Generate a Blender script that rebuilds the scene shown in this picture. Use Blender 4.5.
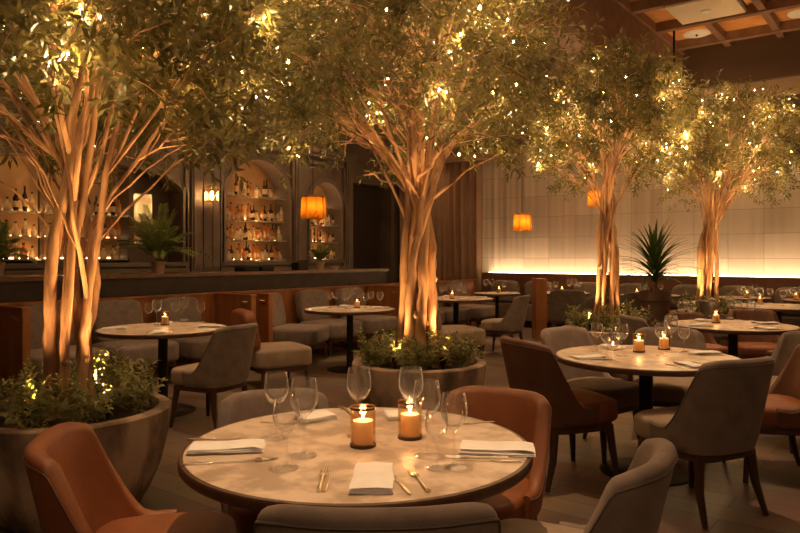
import bpy, bmesh, math, random
import numpy as np
from mathutils import Vector, Matrix
random.seed(7)
PI = math.pi
S = bpy.context.scene
COL = S.collection
for o in list(bpy.data.objects): bpy.data.objects.remove(o)

# ------------------------------------------------------------------ camera, world, exposure
TH = math.radians(37.5); CT, ST = math.cos(TH), math.sin(TH)
FOC, HOR, CH = 693.0, 256.0, 1.4
cam_d = bpy.data.cameras.new('camera'); cam = bpy.data.objects.new('camera', cam_d); COL.objects.link(cam)
cam.location = (0, 0, CH); cam.rotation_euler = (PI/2, 0, TH)
cam_d.sensor_width = 36; cam_d.lens = FOC/800*36; cam_d.shift_y = -(266.5-HOR)/800
cam_d.clip_start = .05; cam_d.clip_end = 100
S.camera = cam
w = bpy.data.worlds.new('world'); S.world = w; w.use_nodes = True
w.node_tree.nodes['Background'].inputs[0].default_value = (.10, .05, .02, 1)
w.node_tree.nodes['Background'].inputs[1].default_value = .2
S.view_settings.view_transform = 'Standard'; S.view_settings.look = 'None'
S.view_settings.gamma = 1; S.view_settings.use_curve_mapping = False
S.view_settings.exposure = 0.0
WARM = (1, .62, .33); WARM2 = (1, .50, .18)

def lamp(name, kind, loc, energy, color=WARM, radius=.05, target=None, parent=None, size=None, spot=None, blend=.6, spread=None):
    d = bpy.data.lights.new(name, kind); d.energy = energy; d.color = color
    if kind == 'AREA':
        d.shape = 'RECTANGLE'; d.size, d.size_y = size
        if spread: d.spread = spread
    else: d.shadow_soft_size = radius
    if kind == 'SPOT': d.spot_size = spot; d.spot_blend = blend
    o = bpy.data.objects.new(name, d); COL.objects.link(o); o.location = loc
    if target is not None:
        o.rotation_euler = (Vector(target)-Vector(loc)).to_track_quat('-Z', 'Y').to_euler()
    if parent: 
        o.parent = parent
    return o
# added ambient fill lights near ceiling height, with no fixture behind them
lamp('ambient_fill_light', 'AREA', (1.5, -1.2, 4.8), 85, (1, .62, .33), size=(2.4, 2.4), target=(-.6, .8, 0))
lamp('ambient_fill_light', 'AREA', (-1.0, 5.6, 4.82), 42, (1, .60, .30), size=(2.0, 4.0), target=(-1.0, 5.6, 0))
lamp('ambient_fill_light', 'AREA', (-6.2, 4.6, 4.12), 32, (1, .58, .28), size=(2.0, 4.5), target=(-6.4, 4.6, 0))
lamp('ambient_fill_light', 'AREA', (-6.2, 9.8, 4.12), 30, (1, .58, .28), size=(2.0, 3.5), target=(-6.2, 9.8, 0))

# ------------------------------------------------------------------ coordinates and tagging
def W(px, z, h=0.0):
    x = (px-400)/FOC*z
    return Vector((x*CT - z*ST, x*ST + z*CT, h))
def WY(px, y, h):                       # the point at height h seen at pixel (px, y)
    return W(px, (CH-h)*FOC/(y-HOR), h)
def px_of(v):
    xc = v[0]*CT + v[1]*ST; zc = -v[0]*ST + v[1]*CT
    return 400+FOC*xc/zc
def facing(dx, dz):                     # camera-frame direction -> rotation that turns local +Y there
    X = dx*CT-dz*ST; Y = dx*ST+dz*CT
    return math.atan2(-X, Y)
def thing(name, label, cat, loc=(0, 0, 0), rz=0, group=None):
    o = bpy.data.objects.new(name, None); COL.objects.link(o); o.empty_display_size = .1
    o.location = loc; o.rotation_euler = (0, 0, rz); o['label'] = label; o['category'] = cat
    if group: o['group'] = group
    return o
def tag(o, label, cat, group=None, kind=None):
    o['label'] = label; o['category'] = cat
    if group: o['group'] = group
    if kind: o['kind'] = kind
    return o
def copy_tree(o, parent=None):
    c = o.copy(); COL.objects.link(c)
    if parent: c.parent = parent
    for ch in list(o.children): copy_tree(ch, c)
    return c
NUM = ['first', 'second', 'third', 'fourth', 'fifth', 'sixth', 'seventh', 'eighth', 'ninth', 'tenth', 'eleventh', 'twelfth',
       'thirteenth', 'fourteenth', 'fifteenth', 'sixteenth', 'seventeenth', 'eighteenth', 'nineteenth', 'twentieth',
       'twenty-first', 'twenty-second', 'twenty-third', 'twenty-fourth', 'twenty-fifth', 'twenty-sixth', 'twenty-seventh', 'twenty-eighth']
def ordl(i, n):
    if i == 0: return 'leftmost'
    if i == n-1: return 'rightmost'
    return NUM[i]+' from left'

# ------------------------------------------------------------------ mesh builder
class MB:
    def __init__(s): s.v = []; s.f = []; s.m = []; s.mi = 0
    def add(s, vs, fs):
        b = len(s.v); s.v.extend([tuple(p) for p in vs]); s.f.extend([tuple(b+i for i in f) for f in fs]); s.m.extend([s.mi]*len(fs)); return s
    def box(s, a, b, M=None):
        x0, y0, z0 = a; x1, y1, z1 = b
        vs = [Vector(p) for p in ((x0,y0,z0),(x1,y0,z0),(x1,y1,z0),(x0,y1,z0),(x0,y0,z1),(x1,y0,z1),(x1,y1,z1),(x0,y1,z1))]
        if M: vs = [M @ p for p in vs]
        return s.add(vs, [(0,3,2,1),(4,5,6,7),(0,1,5,4),(1,2,6,5),(2,3,7,6),(3,0,4,7)])
    def lathe(s, prof, seg=24, c=(0,0,0), M=None, cap=True):
        vs = []; fs = []; n = len(prof)
        for r, z in prof:
            for k in range(seg):
                a = 2*PI*k/seg; p = Vector((c[0]+r*math.cos(a), c[1]+r*math.sin(a), c[2]+z)); vs.append(M @ p if M else p)
        for i in range(n-1):
            for k in range(seg):
                k2 = (k+1) % seg; fs.append((i*seg+k, i*seg+k2, (i+1)*seg+k2, (i+1)*seg+k))
        if cap and prof[0][0] > 1e-4: fs.append(tuple(range(seg-1, -1, -1)))
        if cap and prof[-1][0] > 1e-4: fs.append(tuple((n-1)*seg+k for k in range(seg)))
        return s.add(vs, fs)
    def tube(s, pts, rad, seg=8, cap=True):
        pts = [Vector(p) for p in pts]; n = len(pts)
        if not hasattr(rad, '__len__'): rad = [rad]*n
        vs = []; fs = []; prev = None
        for i, p in enumerate(pts):
            t = (pts[min(i+1, n-1)]-pts[max(i-1, 0)]).normalized()
            if prev is None:
                u = t.orthogonal().normalized()
            else:
                u = (prev - t*prev.dot(t))
                u = u.normalized() if u.length > 1e-6 else t.orthogonal().normalized()
            prev = u; q = t.cross(u)
            for k in range(seg):
                a = 2*PI*k/seg; vs.append(p+(u*math.cos(a)+q*math.sin(a))*rad[i])
        for i in range(n-1):
            for k in range(seg):
                k2 = (k+1) % seg; fs.append((i*seg+k, i*seg+k2, (i+1)*seg+k2, (i+1)*seg+k))
        if cap: fs.append(tuple(range(seg-1, -1, -1))); fs.append(tuple((n-1)*seg+k for k in range(seg)))
        return s.add(vs, fs)
    def pad(s, wx, wy, z0, z1, r=.03, e=4.0, dome=.015, seg=40, M=None, bulge=0.0, flat=False):
        """cushion: superellipse plan, rounded top and bottom edges, domed"""
        rings = []; K = 4
        for k in range(K+1):
            a = PI/2*k/K; rings.append((r*(1-math.sin(a)), z0+r*(1-math.cos(a))))
        if bulge:
            rings.append((-bulge, (z0+z1)/2))
        for k in range(K+1):
            a = PI/2*k/K; rings.append((r*(1-math.cos(a)), z1-r*(1-math.sin(a))))
        vs = []; fs = []
        def ring(ins, z, sc=1):
            for k in range(seg):
                a = 2*PI*k/seg; c, q = math.cos(a), math.sin(a)
                x = math.copysign(abs(c)**(2/e), c)*(wx/2-ins)*sc; y = math.copysign(abs(q)**(2/e), q)*(wy/2-ins)*sc
                p = Vector((x, y, z)); vs.append(M @ p if M else p)
        for ins, z in rings: ring(ins, z)
        for sc in (.8, .55, .25): ring(r, z1+dome*(1-sc*sc), sc)
        n = len(rings)+3
        for i in range(n-1):
            for k in range(seg):
                k2 = (k+1) % seg; fs.append((i*seg+k, i*seg+k2, (i+1)*seg+k2, (i+1)*seg+k))
        fs.append(tuple(range(seg-1, -1, -1))); fs.append(tuple((n-1)*seg+k for k in range(seg)))
        return s.add(vs, fs)
    def prism(s, poly, z0, z1, M=None):
        n = len(poly); vs = [Vector((x, y, z0)) for x, y in poly]+[Vector((x, y, z1)) for x, y in poly]
        if M: vs = [M @ p for p in vs]
        fs = [tuple(range(n-1, -1, -1)), tuple(range(n, 2*n))]+[(i, (i+1) % n, n+(i+1) % n, n+i) for i in range(n)]
        return s.add(vs, fs)
    def mesh(s, name, mats, smooth=True):
        me = bpy.data.meshes.new(name); me.from_pydata(s.v, [], s.f)
        for m in (mats if isinstance(mats, (list, tuple)) else [mats]): me.materials.append(m)
        if any(s.m): me.polygons.foreach_set('material_index', s.m)
        if smooth:
            me.polygons.foreach_set('use_smooth', [True]*len(me.polygons))
            try: me.set_sharp_from_angle(angle=math.radians(40))
            except Exception: pass
        me.update(); return me
    def build(s, name, mats, parent=None, smooth=True, loc=None):
        o = bpy.data.objects.new(name, s.mesh(name, mats, smooth)); COL.objects.link(o)
        if parent: o.parent = parent
        if loc is not None: o.location = loc
        return o
def inst(name, me, parent=None, loc=None, rz=None, mat=None):
    o = bpy.data.objects.new(name, me); COL.objects.link(o)
    if parent: o.parent = parent
    if loc is not None: o.location = loc
    if rz is not None: o.rotation_euler = (0, 0, rz)
    return o
def struct(o): o['kind'] = 'structure'; return o

# ------------------------------------------------------------------ materials
def nd(nt, t, **kw):
    n = nt.nodes.new(t)
    for k, v in kw.items(): setattr(n, k, v)
    return n
def mat(name, col, rough=.6, metal=0, col2=None, scale=8, detail=4, bump=0, bscale=60, sheen=0, spec=None, trans=None, coat=0, stretch=None, lo=.35, hi=.65):
    m = bpy.data.materials.new(name); m.use_nodes = True; nt = m.node_tree; b = nt.nodes['Principled BSDF']
    b.inputs['Base Color'].default_value = (*col, 1); b.inputs['Roughness'].default_value = rough; b.inputs['Metallic'].default_value = metal
    if spec is not None: b.inputs['Specular IOR Level'].default_value = spec
    if sheen: b.inputs['Sheen Weight'].default_value = sheen; b.inputs['Sheen Roughness'].default_value = .4; b.inputs['Sheen Tint'].default_value = (*[min(1, c*2.5) for c in col], 1)
    if coat: b.inputs['Coat Weight'].default_value = coat
    tc = nd(nt, 'ShaderNodeTexCoord'); src = tc.outputs['Object']
    if stretch:
        mp = nd(nt, 'ShaderNodeMapping'); mp.inputs['Scale'].default_value = stretch; nt.links.new(src, mp.inputs[0]); src = mp.outputs[0]
    if col2:
        nz = nd(nt, 'ShaderNodeTexNoise'); nz.inputs['Scale'].default_value = scale; nz.inputs['Detail'].default_value = detail
        nt.links.new(src, nz.inputs['Vector'])
        cr = nd(nt, 'ShaderNodeValToRGB'); cr.color_ramp.elements[0].position = lo; cr.color_ramp.elements[1].position = hi
        cr.color_ramp.elements[0].color = (*col, 1); cr.color_ramp.elements[1].color = (*col2, 1)
        nt.links.new(nz.outputs['Fac'], cr.inputs[0]); nt.links.new(cr.outputs[0], b.inputs['Base Color'])
    if bump:
        n2 = nd(nt, 'ShaderNodeTexNoise'); n2.inputs['Scale'].default_value = bscale; n2.inputs['Detail'].default_value = 3
        nt.links.new(src, n2.inputs['Vector'])
        bp = nd(nt, 'ShaderNodeBump'); bp.inputs['Strength'].default_value = bump; bp.inputs['Distance'].default_value = .01
        nt.links.new(n2.outputs['Fac'], bp.inputs['Height']); nt.links.new(bp.outputs[0], b.inputs['Normal'])
    if trans:
        t = nd(nt, 'ShaderNodeBsdfTranslucent'); t.inputs[0].default_value = (*trans[0], 1)
        mx = nd(nt, 'ShaderNodeMixShader'); mx.inputs[0].default_value = trans[1]
        nt.links.new(b.outputs[0], mx.inputs[1]); nt.links.new(t.outputs[0], mx.inputs[2]); nt.links.new(mx.outputs[0], nt.nodes['Material Output'].inputs[0])
    return m
def emit(name, col, s):
    m = bpy.data.materials.new(name); m.use_nodes = True; nt = m.node_tree; nt.nodes.remove(nt.nodes['Principled BSDF'])
    e = nd(nt, 'ShaderNodeEmission'); e.inputs[0].default_value = (*col, 1); e.inputs[1].default_value = s
    nt.links.new(e.outputs[0], nt.nodes['Material Output'].inputs[0]); return m
def glass(name, tint, refl=.5, base=.05):
    m = bpy.data.materials.new(name); m.use_nodes = True; nt = m.node_tree; nt.nodes.remove(nt.nodes['Principled BSDF'])
    t = nd(nt, 'ShaderNodeBsdfTransparent'); t.inputs[0].default_value = (*tint, 1)
    g = nd(nt, 'ShaderNodeBsdfGlossy'); g.inputs['Roughness'].default_value = .03; g.inputs[0].default_value = (1, 1, 1, 1)
    lw = nd(nt, 'ShaderNodeLayerWeight'); lw.inputs[0].default_value = .5
    p = nd(nt, 'ShaderNodeMath', operation='POWER'); p.inputs[1].default_value = 3.0
    a = nd(nt, 'ShaderNodeMath', operation='MULTIPLY_ADD'); a.inputs[1].default_value = refl; a.inputs[2].default_value = base
    nt.links.new(lw.outputs['Facing'], p.inputs[0]); nt.links.new(p.outputs[0], a.inputs[0])
    mx = nd(nt, 'ShaderNodeMixShader'); nt.links.new(a.outputs[0], mx.inputs[0]); nt.links.new(t.outputs[0], mx.inputs[1]); nt.links.new(g.outputs[0], mx.inputs[2])
    nt.links.new(mx.outputs[0], nt.nodes['Material Output'].inputs[0]); return m

def sheer_mat():
    m = mat('sheer_wall_fabric', (.50, .41, .31), .8); nt = m.node_tree; b = nt.nodes['Principled BSDF']
    tc = nd(nt, 'ShaderNodeTexCoord'); mp = nd(nt, 'ShaderNodeMapping'); mp.inputs['Rotation'].default_value = (PI/2, 0, 0); mp.inputs['Location'].default_value = (0, .10, 0)
    br = nd(nt, 'ShaderNodeTexBrick'); br.offset = 0; br.inputs['Scale'].default_value = 1; br.inputs['Brick Width'].default_value = .56; br.inputs['Row Height'].default_value = .42
    br.inputs['Mortar Size'].default_value = .007; br.inputs['Mortar Smooth'].default_value = .4
    br.inputs['Color1'].default_value = (.46, .37, .28, 1); br.inputs['Color2'].default_value = (.58, .48, .37, 1); br.inputs['Mortar'].default_value = (.36, .28, .205, 1)
    nt.links.new(tc.outputs['Object'], mp.inputs[0]); nt.links.new(mp.outputs[0], br.inputs['Vector']); nt.links.new(br.outputs['Color'], b.inputs['Base Color'])
    return m
def crystal(name):
    m = bpy.data.materials.new(name); m.use_nodes = True; nt = m.node_tree; nt.nodes.remove(nt.nodes['Principled BSDF'])
    t = nd(nt, 'ShaderNodeBsdfTransparent'); g = nd(nt, 'ShaderNodeBsdfGlass'); g.inputs['Roughness'].default_value = .02; g.inputs['IOR'].default_value = 1.5
    lw = nd(nt, 'ShaderNodeLayerWeight'); lw.inputs[0].default_value = .5
    a = nd(nt, 'ShaderNodeMath', operation='MULTIPLY_ADD'); a.inputs[1].default_value = .7; a.inputs[2].default_value = .05
    p = nd(nt, 'ShaderNodeMath', operation='POWER'); p.inputs[1].default_value = 2.2; nt.links.new(lw.outputs['Facing'], p.inputs[0]); nt.links.new(p.outputs[0], a.inputs[0])
    mx = nd(nt, 'ShaderNodeMixShader'); nt.links.new(a.outputs[0], mx.inputs[0]); nt.links.new(t.outputs[0], mx.inputs[1]); nt.links.new(g.outputs[0], mx.inputs[2])
    df = nd(nt, 'ShaderNodeBsdfTranslucent'); df.inputs[0].default_value = (.95, .93, .9, 1); d2 = nd(nt, 'ShaderNodeBsdfDiffuse'); d2.inputs[0].default_value = (.95, .93, .9, 1)  # white put on grazing edges, standing in for bright rim reflections
    ad = nd(nt, 'ShaderNodeMixShader'); ad.inputs[0].default_value = .5; nt.links.new(df.outputs[0], ad.inputs[1]); nt.links.new(d2.outputs[0], ad.inputs[2])
    p5 = nd(nt, 'ShaderNodeMath', operation='POWER'); p5.inputs[1].default_value = 6; nt.links.new(lw.outputs['Facing'], p5.inputs[0])
    e5 = nd(nt, 'ShaderNodeMath', operation='MULTIPLY_ADD'); e5.inputs[1].default_value = .85; e5.inputs[2].default_value = .02; nt.links.new(p5.outputs[0], e5.inputs[0])
    m3 = nd(nt, 'ShaderNodeMixShader'); nt.links.new(e5.outputs[0], m3.inputs[0]); nt.links.new(mx.outputs[0], m3.inputs[1]); nt.links.new(ad.outputs[0], m3.inputs[2])
    nt.links.new(m3.outputs[0], nt.nodes['Material Output'].inputs[0]); return m

M = {}
M['grey'] = mat('grey_fabric', (.19, .145, .118), .9, col2=(.25, .19, .155), scale=14, bump=.25, bscale=350, sheen=.3)
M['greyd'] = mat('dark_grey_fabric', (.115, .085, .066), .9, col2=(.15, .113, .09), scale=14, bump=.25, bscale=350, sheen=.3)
M['taupe'] = mat('taupe_fabric', (.26, .19, .135), .9, col2=(.34, .25, .18), scale=7, bump=.2, bscale=300, sheen=.3)
M['rust'] = mat('rust_leather', (.20, .064, .022), .5, col2=(.28, .095, .034), scale=6, bump=.12, bscale=180, sheen=.15)
M['brown'] = mat('brown_leather', (.11, .045, .022), .6, col2=(.15, .064, .032), scale=6, bump=.12, bscale=180, sheen=.1)
M['wood'] = mat('walnut_wood', (.055, .022, .011), .4, col2=(.085, .036, .018), scale=10, stretch=(1, 1, .12), bump=.05)
M['edge'] = mat('table_edge_wood', (.07, .033, .018), .4, col2=(.11, .052, .028), scale=20)
M['stone'] = mat('stone_tabletop', (.42, .31, .22), .36, col2=(.66, .52, .39), scale=10, detail=14, bump=.08, bscale=40, lo=.40, hi=.57)
M['black'] = mat('black_metal', (.02, .017, .015), .4, .6)
M['steel'] = mat('polished_steel', (.80, .72, .60), .28, 1)
M['brass'] = mat('brass', (.7, .48, .2), .25, 1)
M['napkin'] = mat('white_napkin_cloth', (.78, .74, .70), .8, col2=(.84, .80, .76), scale=20, bump=.1, bscale=400)
M['glass'] = glass('clear_glass', (.985, .98, .975), 1.0, .05)
M['crystal'] = crystal('wine_glass_crystal')
M['amber'] = glass('smoky_amber_glass', (.92, .81, .66), .5, .05)
M['amberdark'] = mat('dark_glass_rim', (.06, .03, .015), .25)
M['wax'] = mat('candle_wax', (.88, .74, .55), .5, trans=((1, .85, .62), .25))
M['flame'] = emit('candle_flame', (1, .66, .28), 22)
M['conc'] = mat('cast_concrete', (.15, .10, .068), .7, col2=(.52, .38, .27), scale=4.5, detail=14, bump=.6, bscale=18, stretch=(1, 1, .45), lo=.42, hi=.60)
M['soil'] = mat('dark_soil', (.03, .018, .01), .95, col2=(.07, .04, .02), scale=40, bump=1, bscale=60)
M['bark'] = mat('pale_bark', (.22, .105, .048), .7, col2=(.70, .41, .20), scale=7, detail=10, lo=.40, hi=.58, bump=1.0, bscale=16, stretch=(1, 1, .22))
M['leaf'] = mat('olive_leaf', (.055, .062, .020), .25, col2=(.27, .235, .095), scale=7, lo=.42, hi=.58, trans=((.34, .27, .07), .3))
M['leaf2'] = mat('groundcover_leaf', (.22, .22, .08), .45, col2=(.50, .46, .22), scale=9, trans=((.25, .28, .06), .3))
M['palm'] = mat('palm_leaf', (.04, .075, .02), .4, col2=(.08, .13, .03), scale=5, trans=((.1, .16, .03), .25))
M['fern'] = mat('fern_leaf', (.16, .21, .05), .45, col2=(.36, .42, .13), scale=8, trans=((.2, .26, .05), .3))
M['bulb'] = emit('fairy_bulb', (1, .62, .24), 55)
M['wire'] = mat('thin_wire', (.05, .03, .015), .6)
M['wallp'] = mat('painted_panelling', (.11, .072, .048), .6, col2=(.15, .10, .066), scale=2.5, bump=.05)
M['wallg'] = mat('grey_moulding', (.14, .10, .070), .5, col2=(.18, .13, .092), scale=3)
M['dark'] = mat('dark_wall_paint', (.035, .020, .012), .7)
M['walld'] = mat('dark_bulkhead_wood', (.07, .038, .022), .55, col2=(.10, .055, .03), scale=3, stretch=(.2, 1, 1))
M['band'] = mat('tan_trim_wood', (.34, .22, .13), .55, col2=(.42, .28, .17), scale=4, stretch=(.2, 1, 1))
M['coffer'] = mat('orange_wood_panel', (.50, .20, .055), .5, col2=(.70, .32, .10), scale=3.5, detail=6)
M['beam'] = mat('dark_beam_wood', (.17, .085, .045), .5, col2=(.24, .125, .07), scale=6)
M['boothwood'] = mat('booth_veneer', (.26, .095, .028), .36, col2=(.38, .155, .05), scale=7, stretch=(1, 1, .15))
M['barw'] = mat('bar_panel', (.035, .02, .013), .45, col2=(.055, .032, .02), scale=5)
M['bartop'] = mat('bar_top_wood', (.16, .09, .05), .25, col2=(.22, .13, .07), scale=6)
M['curtain'] = mat('brown_curtain', (.26, .15, .085), .85, col2=(.30, .175, .10), scale=4, bump=.1, bscale=300)
M['sheer'] = sheer_mat()
M['batten'] = mat('fabric_seam', (.30, .24, .18), .8)
M['nicheback'] = mat('niche_back', (.46, .27, .12), .5, col2=(.54, .33, .16), scale=2)
M['shelf'] = mat('glass_shelf', (.25, .2, .14), .2)
M['led'] = emit('led_strip', (1, .66, .32), 14)
M['ledw'] = emit('led_wall_strip', (1, .74, .42), 16)
M['terra'] = mat('pot_clay', (.36, .22, .13), .7, col2=(.45, .29, .18), scale=12)
M['darkpot'] = mat('dark_pot', (.10, .05, .028), .6, col2=(.13, .07, .04), scale=8)
M['shade'] = mat('orange_glass_shade', (.80, .38, .08), .35, trans=((1, .62, .16), .8))
M['fil'] = emit('warm_filament', (1, .62, .22), 60)
M['lantern'] = emit('lantern_glass', (1, .68, .32), 9)
M['white'] = mat('white_plastic', (.75, .70, .62), .5)
M['diff'] = mat('diffuser_panel', (.72, .58, .42), .6)

# floor: large stone planks
def floor_mat():
    m = bpy.data.materials.new('brown_stone_floor'); m.use_nodes = True; nt = m.node_tree; b = nt.nodes['Principled BSDF']
    tc = nd(nt, 'ShaderNodeTexCoord'); br = nd(nt, 'ShaderNodeTexBrick'); br.inputs['Scale'].default_value = 1
    br.inputs['Brick Width'].default_value = .9; br.inputs['Row Height'].default_value = .22; br.inputs['Mortar Size'].default_value = .004
    br.inputs['Color1'].default_value = (.125, .072, .042, 1); br.inputs['Color2'].default_value = (.21, .128, .075, 1); br.inputs['Mortar'].default_value = (.06, .038, .025, 1)
    nt.links.new(tc.outputs['Object'], br.inputs['Vector'])
    nz = nd(nt, 'ShaderNodeTexNoise'); nz.inputs['Scale'].default_value = 3; nz.inputs['Detail'].default_value = 8; nt.links.new(tc.outputs['Object'], nz.inputs['Vector'])
    mx = nd(nt, 'ShaderNodeMix', data_type='RGBA', blend_type='OVERLAY'); mx.inputs[0].default_value = .7
    nt.links.new(br.outputs['Color'], mx.inputs[6]); nt.links.new(nz.outputs['Color'], mx.inputs[7])
    hs = nd(nt, 'ShaderNodeHueSaturation'); hs.inputs['Saturation'].default_value = .8; nt.links.new(mx.outputs[2], hs.inputs['Color'])
    nt.links.new(hs.outputs[0], b.inputs['Base Color'])
    rr = nd(nt, 'ShaderNodeMapRange'); rr.inputs[3].default_value = .28; rr.inputs[4].default_value = .55
    nt.links.new(nz.outputs['Fac'], rr.inputs[0]); nt.links.new(rr.outputs[0], b.inputs['Roughness'])
    return m
M['floor'] = floor_mat()

# ------------------------------------------------------------------ room shell
XL, XR, YB, YF = -10.0, 5.0, 13.0, -3.0
struct(MB().box((XL-.6, YF, -.1), (XR, YB+.2, 0)).build('floor', M['floor'], smooth=False))
struct(MB().box((XR, YF, 0), (XR+.1, YB+.2, 5.1)).build('wall_right', M['wallp'], smooth=False))
struct(MB().box((XL-.6, YF-.1, 0), (XR+.1, YF, 5.1)).build('wall_front', M['wallp'], smooth=False))
# low ceiling over the bar side, raised coffered ceiling over the rest
cl = MB().box((XL-.6, YF, 4.2), (-3.9, YB+.2, 4.3))
struct(cl.build('ceiling', M['beam'], smooth=False))
struct(MB().box((-3.4, YF, 4.98), (XR+.1, YB+.2, 5.1)).build('ceiling', M['coffer'], smooth=False))
b = MB().box((-3.9, YF, 4.0), (-3.4, 12.4, 5.1)).box((-3.36, YF, 4.02), (-3.4, 12.4, 4.1)).box((-3.36, YF, 4.85), (-3.4, 12.4, 4.98))
struct(b.build('trim_1', M['beam'], smooth=False))
b = MB()
for k in range(14):
    y = 12.0-1.1*k
    if y > -2.8: b.box((-3.4, y-.06, 4.84), (XR, y+.06, 4.98))
for k in range(11):
    x = -2.66+.77*k
    if x < XR: b.box((x-.05, YF, 4.86), (x+.05, 12.4, 4.98))
struct(b.build('trim_2', M['beam'], smooth=False))
# lit end wall: bulkhead with stepped bands, then pleated fabric
struct(MB().box((XL-.6, YB, 0), (XR, YB+.1, 5.1)).build('wall_back', M['walld'], smooth=False))
struct(MB().box((-3.9, 12.4, 4.24), (XR, YB, 4.98)).build('trim_3', M['walld'], smooth=False))
struct(MB().box((XL, 12.5, 4.0), (XR, YB, 4.24)).build('trim_4', M['band'], smooth=False))
struct(MB().box((XL, 12.72, 3.6), (XR, YB, 4.0)).build('trim_5', M['walld'], smooth=False))
struct(MB().box((XL, 12.64, 3.46), (XR, YB, 3.6)).build('trim_6', M['band'], smooth=False))
b = MB(); xs = np.arange(-7.75, XR-.001, .03); vs = []; fs = []
rr_ = np.random.RandomState(3); ph = rr_.rand(40)*6
for i, x in enumerate(xs):
    y = YB-.025-.008*math.sin(x*19+ph[int((x+8)/.55) % 40])-.006*math.sin(x*43)
    vs += [(x, y, 1.0), (x, y, 3.5)]
for i in range(len(xs)-1): fs.append((2*i, 2*i+2, 2*i+3, 2*i+1))
b.add(vs, fs)
fab = b.build('fabric_wall_covering', M['sheer']); tag(fab, 'pale pleated fabric covering the softly lit end wall above the banquette', 'wall covering')

# bar wall with real arched recesses
NICHES = [(3.3, 7.0, 1.30, 2.45, .40), (7.9, 9.45, 1.30, 2.42, .775), (10.0, 10.95, 1.32, 2.45, .475)]   # y0,y1,base,spring,rise
b = MB(); ND = .38
edges = [YF]+[e for n in NICHES for e in n[:2]]+[11.3]
for i in range(0, len(edges), 2): b.box((XL-ND, edges[i], 0), (XL, edges[i+1], 4.2))
for y0, y1, zb, zs, rise in NICHES:
    b.box((XL-ND, y0, 0), (XL, y1, zb)); b.box((XL-ND, y0, zs+rise+.02), (XL, y1, 4.2))
    n = 20; vs = []; fs = []
    for k in range(n+1):
        t = -1+2*k/n; y = (y0+y1)/2+t*(y1-y0)/2; z = zs+rise*math.sqrt(max(0, 1-t*t))
        for x in (XL, XL-ND): vs += [(x, y, z), (x, y, zs+rise+.02)]
    for k in range(n):
        a = 4*k; c = 4*(k+1); fs += [(a, a+1, c+1, c), (a+2, c+2, c+3, a+3), (a, c, c+2, a+2)]
    b.add(vs, fs)
b.box((XL-ND, 11.3, 3.0), (XL, 12.7, 4.2)); b.box((XL-ND, 12.7, 0), (XL, YB, 4.2))
struct(b.build('wall_left', M['wallp'], smooth=False))
struct(MB().box((XL-.6, YF, 0), (XL-ND, YB, 4.2)).build('wall_left_backing', M['dark'], smooth=False)).name = 'trim_7'
d = MB().box((XL-ND, 11.34, 0), (XL-ND+.05, 12.66, 2.98)); d1 = struct(d.build('door_1', M['dark'], smooth=False))
# pilasters, cornice, panel mouldings
b = MB()
for y0, y1 in ((7.16, 7.74), (9.58, 9.86), (11.08, 11.28), (2.6, 3.1)):
    b.box((XL, y0, 0), (XL+.07, y1, 3.42))
    n = 3 if y1-y0 > .4 else 1
    for k in range(n):
        a = y0+(y1-y0)*(k+.18)/n; c = y0+(y1-y0)*(k+.82)/n; b.box((XL+.07, a, 1.2), (XL+.095, c, 3.3))
struct(b.build('trim_8', M['wallg'], smooth=False))
b = MB().box((XL, YF, 3.42), (XL+.14, 11.3, 3.50)).box((XL, YF, 3.50), (XL+.2, 11.3, 3.58)).box((XL, YF, 3.85), (XL+.1, 11.3, 3.92))
for y0, y1, zb, zs, rise in NICHES:
    t = .07; zt = 3.34
    b.box((XL, y0-.12, 1.12), (XL+.05, y0-.12+t, zt)).box((XL, y1+.12-t, 1.12), (XL+.05, y1+.12, zt)).box((XL, y0-.12, zt-t), (XL+.05, y1+.12, zt)).box((XL, y0-.12, 1.12), (XL+.06, y1+.12, 1.2))
struct(b.build('trim_9', M['wallg'], smooth=False))
# curtain around the corner of the end wall
def curtain(pts, z0, z1, amp, lam, name):
    b = MB(); vs = []; d = 0; n = 0; P = []
    for (a, c) in zip(pts[:-1], pts[1:]):
        a = Vector(a); c = Vector(c); L = (c-a).length; t = (c-a).normalized(); nn = Vector((t.y, -t.x)); k = int(L/.02)
        for i in range(k):
            s_ = i*.02; q = a+t*s_; dd = d+s_
            off = amp*math.sin(2*PI*dd/lam+.8*math.sin(dd*5))*(.75+.25*math.sin(dd*9))
            P.append(q+nn*off)
        d += L
    for q in P:
        for z in np.linspace(z0, z1, 5): vs.append((q.x, q.y, z))
    fs = [(5*i+j, 5*i+5+j, 5*i+6+j, 5*i+1+j) for i in range(len(P)-1) for j in range(4)]
    b.add(vs, fs); o = b.build(name, M['curtain'])
    m = o.modifiers.new('thick', 'SOLIDIFY'); m.thickness = .006
    return o
c1 = curtain([(-9.86, 12.84), (-7.62, 12.84)], .03, 3.98, .055, .17, 'curtain')
tag(c1, 'floor-length brown pleated curtain beside the pale lit fabric wall', 'curtain')

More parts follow.
